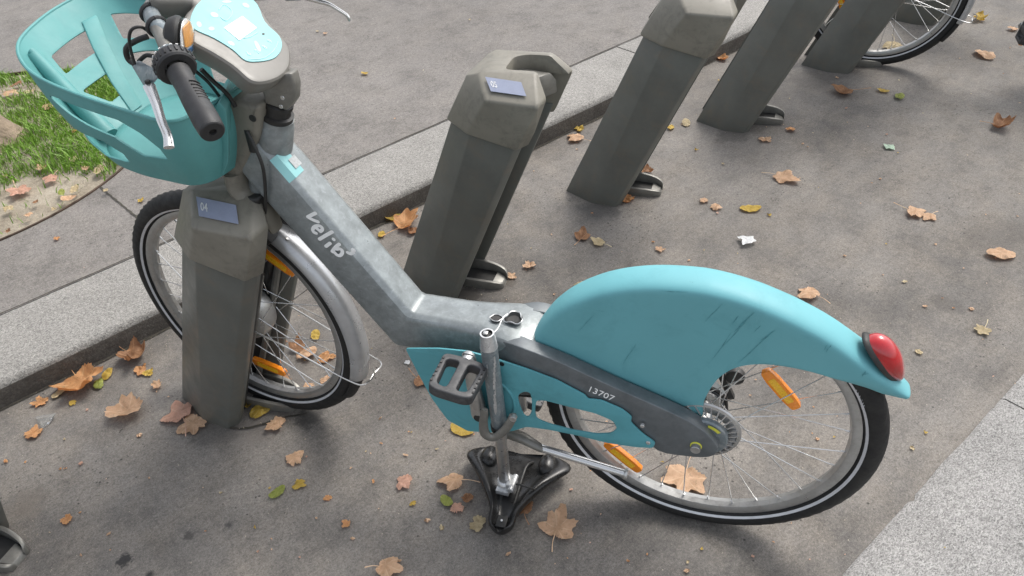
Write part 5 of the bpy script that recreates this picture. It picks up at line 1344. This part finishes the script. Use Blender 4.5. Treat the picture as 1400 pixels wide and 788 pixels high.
GL = [(25, 118, 22, 'three', 'brown', 'brown leaf at the far left rim of the tree pit', .4), (82, 118, 20, 'frag', 'tan', 'tan leaf at the far rim of the pit behind the basket front', .4), (60, 112, 16, 'frag', 'orange', 'orange leaf bit at the far pit rim', .3), (118, 232, 14, 'frag', 'tan', 'tan leaf bit on the grass right above the pit edge', .3), (58, 232, 20, 'frag', 'tan', 'tan leaf half under the pink tan leaf near the grass', .3), (145, 262, 10, 'frag', 'pale', 'small pale leaf bit at the end of the pavement joint', .3), (40, 296, 14, 'frag', 'tan', 'tan leaf bit on the bare soil near the lower pit edge', .3), (26, 262, 36, 'plane', 'pink', 'large pinkish leaf on the bare soil of the tree pit', .3), (72, 245, 26, 'three', 'pink', 'pink tan leaf on the soil near the grass', .2), (13, 288, 16, 'frag', 'pale', 'small tan curled leaf lowest in the tree pit', .3),
 (101, 219, 15, 'oval', 'pale', 'cream leaf on the grass under the basket', .2), (136, 234, 19, 'oval', 'pale', 'pale slim leaf on the grass near the pit edge', .2), (95, 273, 19, 'oval', 'tan', 'tan oval leaf by the pit edge', .2),
 (103, 261, 17, 'oval', 'pale', 'off white leaf above the tan oval one', .2), (85, 265, 13, 'oval', 'green', 'greenish round leaf on the soil by the pit edge', .1), (8, 242, 9, 'frag', 'orange', 'tiny orange leaf in the grass at the left', .2),
 (70, 148, 24, 'frag', 'tan', 'tan leaf in the grass beneath the basket front', .3), (12, 130, 26, 'three', 'tan', 'brown tan leaf at the far side of the pit', .3), (42, 127, 14, 'oval', 'pale', 'pale leaf at the far side of the pit', .2),
 (88, 160, 14, 'frag', 'pale', 'cream leaf bit in the middle of the grass', .2), (128, 108, 26, 'three', 'pink', 'reddish leaf seen through the basket', .4), (103, 180, 13, 'frag', 'orange', 'little orange leaf in the grass by the basket', .2),
 (50, 278, 12, 'frag', 'brown', 'dark brown leaf bit on the bare soil', .5), (12, 318, 10, 'frag', 'brown', 'brown leaf bit at the lower pit edge', .5), (75, 288, 11, 'frag', 'pale', 'pale leaf bit at the middle of the pit edge', .5)]
for (u, v, s, k, c, lb, cu) in GL: put_leaf(u, v, s, k, c, lb, cu, z=KH+.012)
for (u, v, s, k, c, lb, cu) in [(78, 328, 11, 'frag', 'orange', 'orange leaf bit on the pavement near the kerb', .2), (193, 276, 12, 'frag', 'yellow', 'yellow leaf bit on the pavement left of the front tyre', .4), (499, 102, 11, 'oval', 'yellow', 'small ochre leaf on the pavement above the bicycle frame', .2), (445, 47, 8, 'frag', 'tan', 'tiny tan leaf on the pavement right of the console', .2), (434, 44, 6, 'frag', 'pale', 'tiny cream leaf on the pavement right of the console', .2)]:
    put_leaf(u, v, s, k, c, lb, cu, z=KH)
put_leaf(1021, 332, 30, 'paper', 'white', 'torn piece of white paper on the asphalt', .2, cat='paper', group=None)
put_leaf(1216, 203, 18, 'paper', 'paleg', 'small pale green paper scrap on the asphalt', .1, cat='paper', group=None)
put_leaf(557, 497, 11, 'paper', 'white', 'tiny white paper scrap right of the front mudguard', .1, cat='paper', group=None)
# clear plastic shards by the kerb
bm = bmesh.new(); p = ground(58, 578)
hull(bm, [V((-.01, .03, .001)), V((.012, .01, .001)), (V((.02, -.02, .001))), V((-.005, -.03, .001)), V((.0, 0, .006)), V((.04, -.01, .012))]); o = obj('plastic_shard', bm, 'clear', angle=10); o.location = (p.x, p.y, .004); tag(o, 'crumpled clear plastic shard by the kerb at the left', 'litter')
# leaf crumbs: countable small bits, copies of six meshes
random.seed(21); protos = []
for k in range(8):
    bm = leaf('frag', 'tan', .010, .3, 900+k, False); mz = min(v_.co.z for v_ in bm.verts)
    for v_ in bm.verts: v_.co.z -= mz
    o = obj('leaf_crumb', bm, 'leaf_'+('tan', 'orange', 'pale', 'tan', 'pink', 'orange', 'yellow', 'tan')[k], flat=True, angle=60); protos.append(o)
n = 0; first = [True]*8
while n < 270:
    u = random.uniform(0, 1400); v = random.uniform(0, 788); p = ground(u, v)
    zz = 0
    if p.y > KY0-.03:
        if random.random() < .8: continue
        p = ground(u, v, KH); zz = KH
        if p.y < KY1+.02 or (p-PC-V((0, 0, KH))).length < PR+.03: continue
    if p.y < RSY+.02 and random.random() < .7: continue
    k = n % 8
    c = protos[k]
    if first[k]: first[k] = False
    else: c = c.copy(); C.objects.link(c)
    c.location = (p.x, p.y, zz+(.0095 if p.y < RSY else .0035)); c.rotation_euler = (0, 0, random.uniform(0, 6.28))
    s = min(2.2, random.lognormvariate(-.2, .55)); c.scale = (s, s*random.uniform(.4, 1), s)
    tag(c, 'tiny crumbled leaf bit scattered on the asphalt', 'leaf crumb', 'leaf crumbs scattered on the asphalt'); n += 1
# fine grit near the dock feet and kerb
MT['grit'] = mat('grit', (.30, .26, .20), .9, var=.6, vs=90)
bm = bmesh.new(); random.seed(5)
def grit(x, y, s, z=.003):
    vs_ = [bm.verts.new((x+s*random.uniform(-1, 1), y+s*random.uniform(-1, 1), z+s*random.uniform(0, 1.1))) for _ in range(5)]
    try: bmesh.ops.convex_hull(bm, input=vs_)
    except Exception: pass
for i in range(1500):
    x = random.uniform(-1, 5); y = KY0-abs(random.gauss(0, .06))-.004; grit(x, y, random.uniform(.0008, .0024))
for i in range(900):
    u = random.uniform(0, 1400); v = random.uniform(50, 788); p = ground(u, v)
    if p.y < KY0-.05: grit(p.x, p.y, random.uniform(.0006, .0018))
for d_ in range(-1, 6):
    for i in range(170):
        a = random.uniform(0, 6.28); r = abs(random.gauss(0, .07)); grit(PX+d_*PD+.16+r*math.cos(a), PY-.17+r*math.sin(a), random.uniform(.001, .003))
tag(obj('grit', bm, 'grit', flat=True), 'fine pale grit and dirt scattered along kerb and dock feet', 'grit', kind='stuff')
